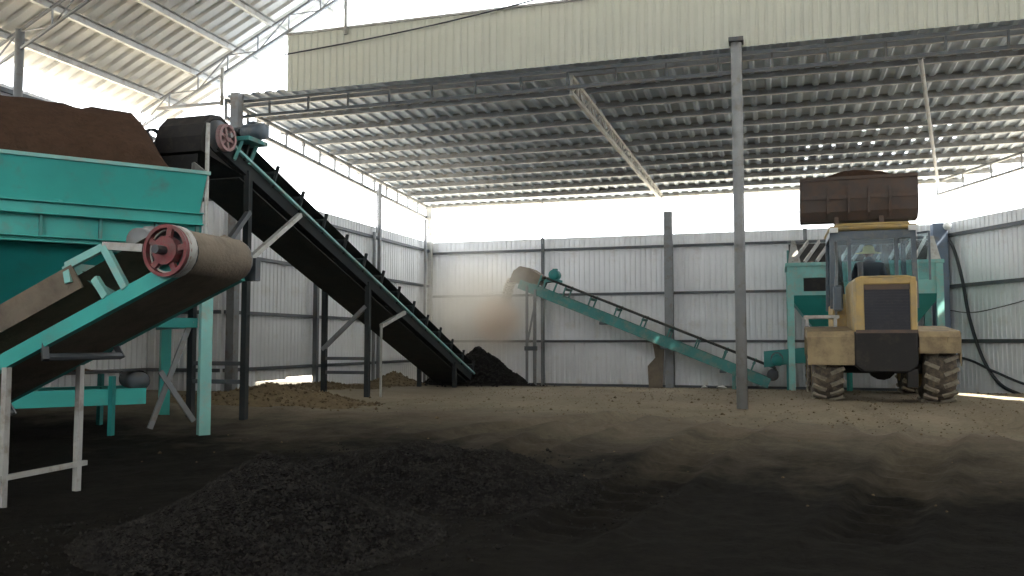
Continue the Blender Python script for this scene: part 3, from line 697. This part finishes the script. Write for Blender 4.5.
# chassis, axles, counterweight
b = B(); b.box(q(0, 0.55, 0.78), (0.72, 2.3, 0.42)); b.box(q(0, 2.3, 0.80), (0.66, 1.2, 0.40)); b.tube(q(-0.8, 0, 0.56), q(0.8, 0, 0.56), 0.10, 10); b.tube(q(-0.8, 2.25, 0.56), q(0.8, 2.25, 0.56), 0.10, 10); b.tube(q(0, -0.12, 0.56), q(0, 0.15, 0.56), 0.20, 14); b.box(q(0.0, -0.1, 0.78), (0.5, 0.4, 0.3))
b.build('chassis', M['chassis'], ld)
b = B(); b.prism([q(-0.44, -0.80, 1.10), q(0.42, -0.80, 1.10), q(0.42, -0.80, 0.62), q(0.30, -0.80, 0.50), q(-0.32, -0.80, 0.50), q(-0.44, -0.80, 0.60)], (0, 0.5, 0)); b.build('counterweight', M['chassis'], ld, False, 0.02)
b = B(); b.box(q(0.34, -0.7, 0.42), (0.14, 0.16, 0.26)); b.build('tow_hitch', M['chassis'], ld)
# hood with rounded top edges
def hoodprof(y, w, zt): return [q(-w, y, 1.10), q(-w-0.01, y, zt-0.10), q(-w+0.05, y, zt-0.02), q(-w+0.12, y, zt), q(w-0.12, y, zt), q(w-0.05, y, zt-0.02), q(w+0.01, y, zt-0.10), q(w, y, 1.10)]
b = B(); b.grid([hoodprof(-0.78, 0.40, 1.90), hoodprof(-0.70, 0.43, 1.93), hoodprof(0.75, 0.43, 1.95)]); b.build('hood', M['yellow'], ld)
b = B(); b.box(q(-0.355, -0.77, 1.50), (0.115, 0.06, 0.80)); b.box(q(0.37, -0.77, 1.50), (0.085, 0.06, 0.80)); b.box(q(0.0, -0.77, 1.845), (0.70, 0.05, 0.10)); b.build('grille_surround', M['yellow'], ld, False, 0.012)
b = B(); b.box(q(0.01, -0.765, 1.755), (0.66, 0.05, 0.075)); b.build('hood_band', M['bucket'], ld)
gr = B().box(q(0.01, -0.74, 1.41), (0.64, 0.05, 0.63)).build('radiator_grille', M['grille'], ld)
for i in range(14): B().box(q(0.01, -0.772, 1.13+i*0.043), (0.62, 0.016, 0.014)).build('slat', M['grille'], gr)
B().bar(q(-0.42, -0.78, 1.10), q(0.42, -0.78, 1.10), 0.06, 0.05).build('bumper_bar', M['bucket'], ld)
B().tube(q(-0.22, 0.5, 1.93), q(-0.22, 0.5, 2.25), 0.045, 10).build('exhaust_pipe', M['steel_dark'], ld)
# fenders
for s, x0, x1 in ((-1, -1.10, -0.44), (1, 0.44, 0.99)):
    f = bpy.data.objects.new('fender', None); COL.objects.link(f); f.parent = ld
    z0 = 0.62 if s < 0 else 0.80
    pts = [(-0.74, z0), (-0.76, 1.02), (-0.70, 1.10), (0.55, 1.20), (0.68, 1.15), (0.78, 0.75)]
    b = B(); b.grid([[q(x, y, z) for y, z in pts] for x in (x0, x1)])
    b.grid([[q(x, y+0.015, z-0.02) for y, z in pts] for x in (x0, x1)])
    b.build('fender_plate', M['fender'], f)
    xo = x0 if s < 0 else x1
    b = B(); b.prism([q(xo, -0.74, 1.08), q(xo, 0.55, 1.19), q(xo, 0.55, 1.05), q(xo, -0.30, 1.0), q(xo, -0.62, 0.72), q(xo, -0.74, 0.60)], (0.015*-s, 0, 0)); b.build('fender_side', M['fender'], f)
    b = B(); b.box(q(xo-s*0.12, -0.775, 0.98), (0.13, 0.03, 0.08)); b.build('tail_lamp', M['fender'], f)
# left step platform and handrails
b = B(); b.box(q(-0.86, 0.10, 1.34), (0.52, 0.5, 0.05)); b.bar(q(-1.08, -0.1, 1.33), q(-1.08, -0.1, 1.20), 0.05, 0.05); b.bar(q(-0.66, -0.1, 1.33), q(-0.66, -0.1, 1.18), 0.05, 0.05); b.build('step_platform', M['steel_light'], ld)
b = B(); b.path([q(-0.62, 0.3, 1.36), q(-0.62, 0.32, 1.75), q(-0.58, 0.5, 2.1), q(-0.58, 0.62, 2.6)], 0.022, 8); b.build('handrail', M['steel'], ld, True)
b = B(); b.box(q(-0.58, 0.36, 1.65), (0.14, 0.22, 0.42)); b.build('air_tank', M['cabgrey'], ld, False, 0.03)
# cab
cabY0, cabY1, cw = 0.80, 2.0, 0.64
cab = bpy.data.objects.new('cab', None); COL.objects.link(cab); cab.parent = ld
b = B(); b.box(q(0, 1.4, 1.30), (1.28, 1.25, 0.55)); b.build('cab_base', M['yellow'], cab)
for x in (-cw, cw):
    for y in (cabY0, cabY1):
        B().bar(q(x, y, 1.5), q(x*0.97, y+0.02, 2.80), 0.075, 0.075).build('pillar', M['cabgrey'], cab)
B().bar(q(-0.36, cabY0, 1.95), q(-0.36, cabY0, 2.74), 0.05, 0.05).build('pillar', M['cabgrey'], cab)
B().bar(q(0.36, cabY0, 1.95), q(0.36, cabY0, 2.74), 0.08, 0.05).build('pillar', M['cabgrey'], cab)
B().bar(q(-0.64, cabY0, 2.72), q(0.64, cabY0, 2.72), 0.06, 0.14).build('header_bar', M['cabgrey'], cab)
B().bar(q(-0.64, cabY1, 2.74), q(0.64, cabY1, 2.74), 0.06, 0.10).build('header_bar', M['cabgrey'], cab)
for s in (-1, 1): B().bar(q(s*0.63, cabY0, 2.75), q(s*0.63, cabY1, 2.75), 0.06, 0.10).build('header_bar', M['cabgrey'], cab)
b = B(); b.box(q(0, 1.4, 2.84), (1.36, 1.42, 0.07)); b.box(q(0, 1.4, 2.90), (1.16, 1.2, 0.06)); b.build('cab_roof', M['yellow'], cab, False, 0.025)
b = B(); b.span(q(-0.34, cabY0-0.01, 1.95), q(0.33, cabY0, 2.66)); b.build('rear_window', M['glass'], cab)
for s in (-1, 1):
    b = B(); b.span(q(s*0.62, cabY0+0.04, 1.6), q(s*0.625, cabY1-0.04, 2.7)); b.build('side_window', M['glass'], cab)
    b = B(); b.span(q(s*0.40, cabY0-0.01, 1.95), q(s*0.60, cabY0, 2.66)); b.build('rear_window', M['glass'], cab)
b = B(); b.span(q(-0.60, cabY1, 1.6), q(0.60, cabY1+0.01, 2.7)); b.build('windscreen', M['glass'], cab)
b = B(); b.prism([q(0.66, 0.62, 1.95), q(0.80, 0.45, 1.95), q(0.80, 0.45, 2.70), q(0.66, 0.62, 2.70)], (0.02, 0.02, 0)); b.build('open_door_pane', M['glass'], cab)
b = B(); b.bar(q(0.66, 0.62, 2.7), q(0.80, 0.45, 2.7), 0.03, 0.03); b.bar(q(0.80, 0.45, 1.93), q(0.80, 0.45, 2.71), 0.03, 0.03); b.build('door_frame', M['cabgrey'], cab)
b = B()
for s in (-1, 1): b.box(q(s*0.60, 0.66, 2.80), (0.13, 0.06, 0.08))
b.build('work_lamp', M['white'], cab)
b = B(); b.box(q(0, 1.35, 1.72), (0.46, 0.44, 0.12)); b.box(q(0, 1.13, 1.93), (0.44, 0.10, 0.26)); b.build('seat', M['chassis'], cab, False, 0.03)
b = B(); b.tube(q(0, 1.92, 1.6), q(0, 1.72, 2.08), 0.03, 8); b.lathe(q(0, 1.71, 2.09), (0, -0.4, 0.9), [(-0.015, 0.20), (0, 0.215), (0.015, 0.20), (0, 0.185), (-0.015, 0.20)], 20); b.bar(q(-0.19, 1.71, 2.09), q(0.19, 1.71, 2.09), 0.03, 0.02); b.build('steering_wheel', M['rubber'], cab)
# lift arms, cylinders, bucket
for s in (-1, 1):
    b = B(); pr = [(1.95, 1.75), (2.15, 1.60), (2.95, 2.55), (3.15, 3.15), (3.02, 3.35), (2.72, 2.75)]
    b.prism([q(s*0.40-0.04, y, z) for y, z in pr], (0.08, 0, 0)); b.build('lift_arm', M['bucket'], ld)
    B().tube(q(s*0.40, 1.95, 1.0), q(s*0.40, 2.6, 2.2), 0.05, 10).build('lift_cylinder', M['steel'], ld)
b = B(); b.box(q(0, 2.15, 1.35), (0.96, 0.4, 0.9)); b.build('front_frame', M['yellow'], ld)
BX = 1.05
bk = bpy.data.objects.new('bucket', None); COL.objects.link(bk); bk.parent = ld
prf = [(3.02, 4.10), (2.98, 3.75), (3.00, 3.45), (3.14, 3.29), (3.45, 3.27), (3.80, 3.42), (4.00, 3.62)]
b = B(); b.grid([[q(x, y, z) for y, z in prf] for x in (-BX, BX)]); b.grid([[q(x, y+0.03, z+0.02) for y, z in prf] for x in (-BX, BX)]); b.build('bucket_shell', M['bucket'], bk)
for s in (-1, 1): 
    b = B(); b.prism([q(s*BX, y, z) for y, z in prf], (-s*0.025, 0, 0)); b.build('bucket_side', M['bucket'], bk)
b = B(); b.bar(q(-BX, 2.99, 4.09), q(BX, 2.99, 4.09), 0.05, 0.06); b.build('bucket_rim', M['bucket'], bk)
for x in (-0.55, -0.18, 0.18, 0.55): B().prism([q(x-0.02, 2.97, 3.9), q(x-0.02, 2.87, 3.6), q(x-0.02, 2.90, 3.4), q(x-0.02, 3.05, 3.32)], (0.04, 0, 0)).build('bucket_lug', M['bucket'], bk)
B().bar(q(-BX+0.02, 2.96, 3.72), q(BX-0.02, 2.96, 3.72), 0.03, 0.08).build('stiffener', M['bucket'], bk)
hb = B(); rows = []
for j in range(13):
    r_ = []
    for i in range(31):
        x = -1.0+2.0*i/30; y = 3.05+0.85*j/12
        e = math.sin(PI*min(1, max(0, (x+0.82)/1.66)))**0.7 if -0.82 < x < 0.84 else 0
        z = 4.02-0.48*max(0, (j/12-0.35))+0.27*e*math.sin(PI*(0.28+0.62*j/12))+0.02*nz(x, y, 7)
        if j == 12: z = 3.60
        r_.append(q(x, y, z))
    rows.append(r_)
hb.grid(rows); hb.grid([rows[0], [(p[0], p[1]+0.02, LZ+3.55) for p in rows[0]]])
tag(hb.build('compost_load', M['compost'], None, True), 'rounded load of dark compost heaped in the raised loader bucket', 'compost')

# ------------------------------------------------------------------ the operator
def skinned(name, nodes, edges, m, parent, sub=2, root=0):
    me = bpy.data.meshes.new(name); org = Vector((0,0,0))
    r = parent
    if r is not None:
        while r.parent: r = r.parent
        org = r.location
    me.from_pydata([Vector(n[0])-org for n in nodes], edges, [])
    o = bpy.data.objects.new(name, me); COL.objects.link(o)
    if parent is not None: o.parent = parent
    md = o.modifiers.new('skin', 'SKIN'); md.use_smooth_shade = True
    sv = me.skin_vertices[0].data
    for i, n in enumerate(nodes): sv[i].radius = (n[1], n[1] if len(n) < 3 else n[2])
    for v in sv: v.use_root = False
    sv[root].use_root = True
    sb = o.modifiers.new('smooth', 'SUBSURF'); sb.levels = sb.render_levels = sub
    me.materials.append(m); return o
pe = thing('person', q(0, 1.4, 1.78), 'loader operator in dark jacket and wide pale yellow hat inside the cab', 'person')
nd = [(q(0, 1.33, 1.86), 0.15, 0.12), (q(0, 1.34, 2.02), 0.155, 0.115), (q(0, 1.36, 2.20), 0.175, 0.115), (q(0, 1.37, 2.30), 0.13, 0.09), (q(0, 1.38, 2.37), 0.058), (q(0, 1.40, 2.43), 0.055),
      (q(-0.19, 1.37, 2.26), 0.068), (q(-0.25, 1.45, 2.03), 0.052), (q(-0.17, 1.62, 2.08), 0.038), (q(0.19, 1.37, 2.26), 0.068), (q(0.25, 1.45, 2.03), 0.052), (q(0.17, 1.62, 2.08), 0.038),
      (q(-0.09, 1.38, 1.84), 0.085), (q(-0.12, 1.78, 1.84), 0.065), (q(-0.12, 1.84, 1.45), 0.048), (q(0.09, 1.38, 1.84), 0.085), (q(0.12, 1.78, 1.84), 0.065), (q(0.12, 1.84, 1.45), 0.048)]
skinned('body', nd, [(0,1),(1,2),(2,3),(3,4),(4,5),(2,6),(6,7),(7,8),(2,9),(9,10),(10,11),(0,12),(12,13),(13,14),(0,15),(15,16),(16,17)], M['shirt'], pe)
b = B(); hcx = Vector(q(0, 1.42, 2.475))
for j in range(9):
    pass
rows = []
for j in range(13):
    t = PI*j/12; z = math.cos(t); r_ = []
    for i in range(17):
        a = 2*PI*i/16; x = math.sin(t)*math.sin(a)*0.075; y = math.sin(t)*math.cos(a)*0.095
        if z < -0.2: x *= 0.86; 
        n_ = 0.018 if (abs(i-0) < 1 or i == 16) and 5 <= j <= 7 else 0
        r_.append(hcx+Vector((x, y+n_, z*0.115)))
    rows.append(r_)
b.grid(rows); b.build('head', M['skin'], pe, True)
b = B()
for s in (-1, 1): b.lathe(hcx+Vector((s*0.072, 0, 0)), (s, 0, 0), [(0, 0.03), (0.012, 0.028), (0.016, 0.012)], 10)
b.build('ear', M['skin'], pe, True)
b = B(); b.lathe(hcx+Vector((0, 0, 0.03)), (0, -0.12, 1), [(-0.035, 0.22), (-0.01, 0.12), (0.0, 0.098), (0.07, 0.088), (0.10, 0.06), (0.11, 0.001)], 20); b.build('hat', M['hat'], pe, True)
for s in (-1, 1):
    w0 = Vector(q(s*0.165, 1.64, 2.085)); pn = [(w0, 0.026, 0.018), (w0+Vector((s*0.0, 0.05, 0.012)), 0.036, 0.018)]
    skinned('palm', pn, [(0,1)], M['skin'], pe, 1)
    for k in range(4):
        f0 = w0+Vector(((k-1.5)*0.017, 0.055, 0.014)); ll = (0.030, 0.034, 0.032, 0.025)[k]
        skinned('finger', [(f0, 0.009), (f0+Vector((0, ll, 0.004)), 0.0085), (f0+Vector((0, ll+0.012, -0.022)), 0.008), (f0+Vector((0, ll-0.008, -0.036)), 0.007)], [(0,1),(1,2),(2,3)], M['skin'], pe, 1)
    t0 = w0+Vector((-s*0.028, 0.02, 0.005)); skinned('thumb', [(t0, 0.011), (t0+Vector((-s*0.022, 0.022, -0.004)), 0.009), (t0+Vector((-s*0.022, 0.045, -0.016)), 0.008)], [(0,1),(1,2)], M['skin'], pe, 1)

# ------------------------------------------------------------------ piles, granules, scraps
def pile(name, cx, cy, rx, ry, h, m, label, cat, rot=0.0, seed=0, ng=0, gm='granule', gs=(0.008, 0.02), n=56, power=1.25, group=None):
    ca_, sa_ = math.cos(rot), math.sin(rot)
    def hz(x, y):
        dx, dy = x-cx, y-cy; u = (dx*ca_+dy*sa_)/rx; v = (-dx*sa_+dy*ca_)/ry
        rr = math.hypot(u, v)*(1+0.18*nz(x, y, 1.3, seed))
        k = max(0, 1-rr)
        return h*(k**power)*(1.0+0.15*nz(x, y, 2.5, seed+4))
    b = B(); rows = []
    for j in range(14+1):
        f = j/14
        r_ = []
        for i in range(n+1):
            a = 2*PI*(i % n)/n; u, v = math.cos(a)*f*1.12*rx, math.sin(a)*f*1.12*ry
            x = cx+u*ca_-v*sa_; y = cy+u*sa_+v*ca_
            z = gh(x, y)+hz(x, y)+0.012*nz(x, y, 9, seed)*(1-f)
            if j == 14: z -= 0.05
            r_.append((x, y, z))
        rows.append(r_)
    b.grid(rows); o = b.build(name, m, None, True); tag(o, label, cat, group)
    if ng:
        rg = random.Random(seed+1); g = B(); loc = o.location
        for k in range(ng):
            a = rg.random()*2*PI; f = rg.random()**0.6*(1.08 if rg.random() < 0.94 else 1.5); u, v = math.cos(a)*f*rx, math.sin(a)*f*ry
            x = cx+u*ca_-v*sa_; y = cy+u*sa_+v*ca_; z = gh(x, y)+hz(x, y)
            s = rg.uniform(*gs)*(1.6 if rg.random() < 0.04 else 1); z += s*0.35
            vs = [(x+s*rg.uniform(.7,1.2), y, z), (x-s*rg.uniform(.7,1.2), y, z), (x, y+s*rg.uniform(.7,1.2), z), (x, y-s*rg.uniform(.7,1.2), z), (x, y, z+s*rg.uniform(.6,1)), (x, y, z-s*.7)]
            g.add(vs, [(0,2,4),(2,1,4),(1,3,4),(3,0,4),(2,0,5),(1,2,5),(3,1,5),(0,3,5)])
        me = bpy.data.meshes.new('granules'); me.from_pydata([(v[0]-loc.x, v[1]-loc.y, v[2]-loc.z) for v in g.v], [], g.f); me.materials.append(M[gm])
        go = bpy.data.objects.new('granules', me); COL.objects.link(go); go.parent = o; go['kind'] = 'stuff'
    return o
FG = 'black fertilizer piles on the floor'
pile('fertilizer_pile', -2.78, 4.25, 0.95, 0.85, 0.50, M['black_compost'], 'black granular fertilizer pile with the sharper peak, nearest the camera', 'fertilizer', 0.2, 3, 20000, gs=(0.006, 0.014), power=1.15, group=FG)
pile('fertilizer_pile', -2.55, 6.1, 1.3, 0.9, 0.29, M['black_compost'], 'broad low mound of black granular fertilizer behind the sharp-peaked pile', 'fertilizer', -0.25, 11, 18000, gs=(0.006, 0.014), power=0.9, group=FG)
pile('compost_pile', -6.35, 18.0, 1.15, 1.4, 0.85, M['black_compost'], 'black compost pile in the rear corner at the conveyor tail', 'compost', 0.1, 31, 3500, gs=(0.015, 0.04), power=0.9)
pile('earth_mound', -7.9, 14.0, 0.68, 1.6, 0.13, M['earth'], 'brown earth mound against the left wall by the bright gap', 'earth', 0.0, 41, 900, 'earth', (0.008, 0.028), group='earth mounds along the left wall')
pile('earth_mound', -7.72, 16.5, 0.62, 0.9, 0.28, M['earth'], 'brown earth mound under the middle of the big conveyor', 'earth', 0.0, 47, 500, 'earth', (0.008, 0.028), group='earth mounds along the left wall')
pile('earth_mound', -6.9, 10.6, 1.5, 0.8, 0.22, M['earth'], 'brown earth mound behind the pale teal hopper leg', 'earth', 0.3, 53, 600, 'earth', (0.008, 0.028), group='earth mounds along the left wall')
# loose clods over the earth floor
g = B(); rg = random.Random(5)
for k in range(4200):
    y = 6.0+rg.random()**1.2*12.5; x = rg.uniform(-5.5, 4.6)
    if spill_shade(x, y) > 0.42 and rg.random() < 0.93: continue
    s = rg.uniform(0.005, 0.014)*(2.2 if rg.random() < 0.04 else 1); z = gh(x, y)+s*0.2
    vs = [(x+s, y, z), (x-s*rg.uniform(.7,1.2), y, z), (x, y+s*rg.uniform(.7,1.2), z), (x, y-s, z), (x, y, z+s*0.8), (x, y, z-s*.6)]
    g.add(vs, [(0,2,4),(2,1,4),(1,3,4),(3,0,4),(2,0,5),(1,2,5),(3,1,5),(0,3,5)])
me = bpy.data.meshes.new('clods'); me.from_pydata(g.v, [], g.f); me.materials.append(M['earth'])
go = bpy.data.objects.new('dirt_clods', me); COL.objects.link(go); go['kind'] = 'stuff'; go['label'] = 'small clods of earth strewn over the floor'
for x, y, sx, lab in ((-1.62, 20.55, 0.10, 'small white scrap on the floor at the back wall'), (-1.22, 20.5, 0.17, 'longer white scrap on the floor at the back wall')):
    b = B(); rg = random.Random(int(sx*1000)); rows = []
    for j in range(4): rows.append([(x+(i/5-0.5)*sx*1.4, y+(j/3-0.5)*0.14, gh(x, y)+0.02+0.06*math.sin(PI*i/5)*math.sin(PI*j/3+0.3)+rg.uniform(0, 0.02)) for i in range(6)])
    b.grid(rows); tag(b.build('white_scrap', M['white'], None, False), lab, 'scrap', 'white scraps at the back wall')  # small crumpled white pieces low at the wall
b = B(); b.prism([(-2.95, 20.72, 0.0), (-2.62, 20.72, 0.0), (-2.58, 20.84, 1.06), (-2.86, 20.84, 1.06), (-2.80, 20.80, 0.72), (-2.98, 20.77, 0.52)], (0, 0.02, 0)); tag(b.build('dark_sheet', M['belt'], None), 'jagged dark scrap sheet leaning on the back wall by the thick post', 'sheet')  # jagged dark sheet set against the back wall
def curve(pts, n=10):
    pts = [Vector(p) for p in pts]; P = [pts[0]*2-pts[1]]+pts+[pts[-1]*2-pts[-2]]; out = []
    for i in range(1, len(P)-2):
        for k in range(n):
            t = k/n; a, b_, c, e = P[i-1], P[i], P[i+1], P[i+2]
            out.append(0.5*((2*b_)+(c-a)*t+(2*a-5*b_+4*c-e)*t*t+(3*b_-a-3*c+e)*t**3))
    out.append(pts[-1]); return out
def rw(t, z, o=0.12): return RC+RD*t-RN*o+Vector((0,0,z))
tag(B().path(curve([rw(0.25, 3.55), rw(0.55, 3.1), rw(0.78, 2.4), rw(0.95, 1.6), rw(1.3, 0.75), rw(1.75, 0.25), rw(2.3, 0.06)]), 0.035, 8).build('cable', M['cable'], None, True), 'thick black cable hanging down the right wall from the corner lamp', 'cable', 'cables on the right wall')
tag(B().path(curve([rw(0.3, 0.80), rw(0.9, 0.72), rw(1.6, 0.50), rw(2.4, 0.28), rw(3.2, 0.2)]), 0.026, 8).build('cable', M['cable'], None, True), 'black cable sagging low along the right wall', 'cable', 'cables on the right wall')
tag(B().path(curve([rw(0.3, 1.80), rw(1.0, 1.72), rw(1.8, 1.80), rw(3.0, 2.0)]), 0.010, 6).build('cable', M['cable'], None, True), 'thin grey wire along the middle of the right wall', 'cable', 'cables on the right wall')
lp = thing('wall_lamp', rw(0.55, 3.55, 0.25), 'small round white lamp on top of the corner column', 'lamp')
c = rw(0.55, 3.62, 0.25); b = B(); b.lathe(c, (-0.5, -1, 0), [(0, 0.02), (0.0, 0.08), (0.07, 0.085), (0.12, 0.06), (0.14, 0.001)], 14); b.build('globe', M['white'], lp, True)
B().box(c+Vector((0.02, 0.04, 0)), (0.08, 0.08, 0.12)).build('bracket', M['steel_dark'], lp)

# falling compost at the head of the far conveyor
b = B(); rg = random.Random(2); hx, hz_ = -6.05, 2.62
for k in range(1300):
    t = rg.random()*0.52; v0 = rg.uniform(0.7, 1.2); tm = t*0.62
    x = hx-v0*tm*0.55+rg.gauss(0, 0.02+0.03*t); z = hz_-0.05-4.9*tm*tm+rg.gauss(0, 0.03); y = 19.6+rg.uniform(-0.22, 0.22)
    s = rg.uniform(0.012, 0.03)
    b.add([(x+s, y, z), (x-s, y, z), (x, y+s, z), (x, y-s, z), (x, y, z+s), (x, y, z-s)], [(0,2,4),(2,1,4),(1,3,4),(3,0,4),(2,0,5),(1,2,5),(3,1,5),(0,3,5)])
me = bpy.data.meshes.new('falling'); me.from_pydata(b.v, [], b.f); me.materials.append(M['yard'])
fo = bpy.data.objects.new('falling_compost', me); COL.objects.link(fo); fo['kind'] = 'stuff'; fo['label'] = 'stream of compost dropping off the slim conveyor head'

# ------------------------------------------------------------------ dust hanging in the air
def dust(name, c, r, dens, col, label):
    m = bpy.data.materials.new(name); m.use_nodes = True; nt = m.node_tree; N = nt.nodes; L = nt.links; N.clear()
    o = N.new('ShaderNodeOutputMaterial'); v = N.new('ShaderNodeVolumePrincipled'); v.inputs['Color'].default_value = col+(1,); v.inputs['Anisotropy'].default_value = 0.2
    tc = N.new('ShaderNodeTexCoord'); ln_ = N.new('ShaderNodeVectorMath'); ln_.operation = 'LENGTH'; L.new(tc.outputs['Object'], ln_.inputs[0])
    mr = N.new('ShaderNodeMapRange'); mr.interpolation_type = 'SMOOTHSTEP'; mr.inputs[1].default_value = 0.25; mr.inputs[2].default_value = 1.0; mr.inputs[3].default_value = 1; mr.inputs[4].default_value = 0
    L.new(ln_.outputs['Value'], mr.inputs[0])
    n = N.new('ShaderNodeTexNoise'); n.inputs['Scale'].default_value = 1.6; n.inputs['Detail'].default_value = 3; L.new(tc.outputs['Object'], n.inputs['Vector'])
    m1 = N.new('ShaderNodeMath'); m1.operation = 'MULTIPLY'; L.new(mr.outputs[0], m1.inputs[0]); L.new(n.outputs['Fac'], m1.inputs[1])
    m2 = N.new('ShaderNodeMath'); m2.operation = 'MULTIPLY'; m2.inputs[1].default_value = dens*2; L.new(m1.outputs[0], m2.inputs[0]); L.new(m2.outputs[0], v.inputs['Density'])
    L.new(v.outputs[0], o.inputs['Volume'])
    b = B(); rows = []
    for j in range(13): rows.append([(math.sin(PI*j/12)*math.cos(2*PI*i/20), math.sin(PI*j/12)*math.sin(2*PI*i/20), math.cos(PI*j/12)) for i in range(21)])
    b.grid(rows); me = b.mesh(name, m); ob = bpy.data.objects.new(name, me); COL.objects.link(ob); ob.location = c; ob.scale = r
    ob['kind'] = 'stuff'; ob['label'] = label
    return ob
dust('dust_cloud', (-6.7, 19.0, 1.9), (1.9, 1.7, 1.7), 0.8, (0.98, 0.93, 0.84), 'pale dust cloud in the rear corner')
dust('dust_plume', (-6.45, 19.5, 1.65), (0.75, 0.5, 0.72), 4.6, (0.97, 0.77, 0.63), 'orange-brown dust under the slim conveyor head')
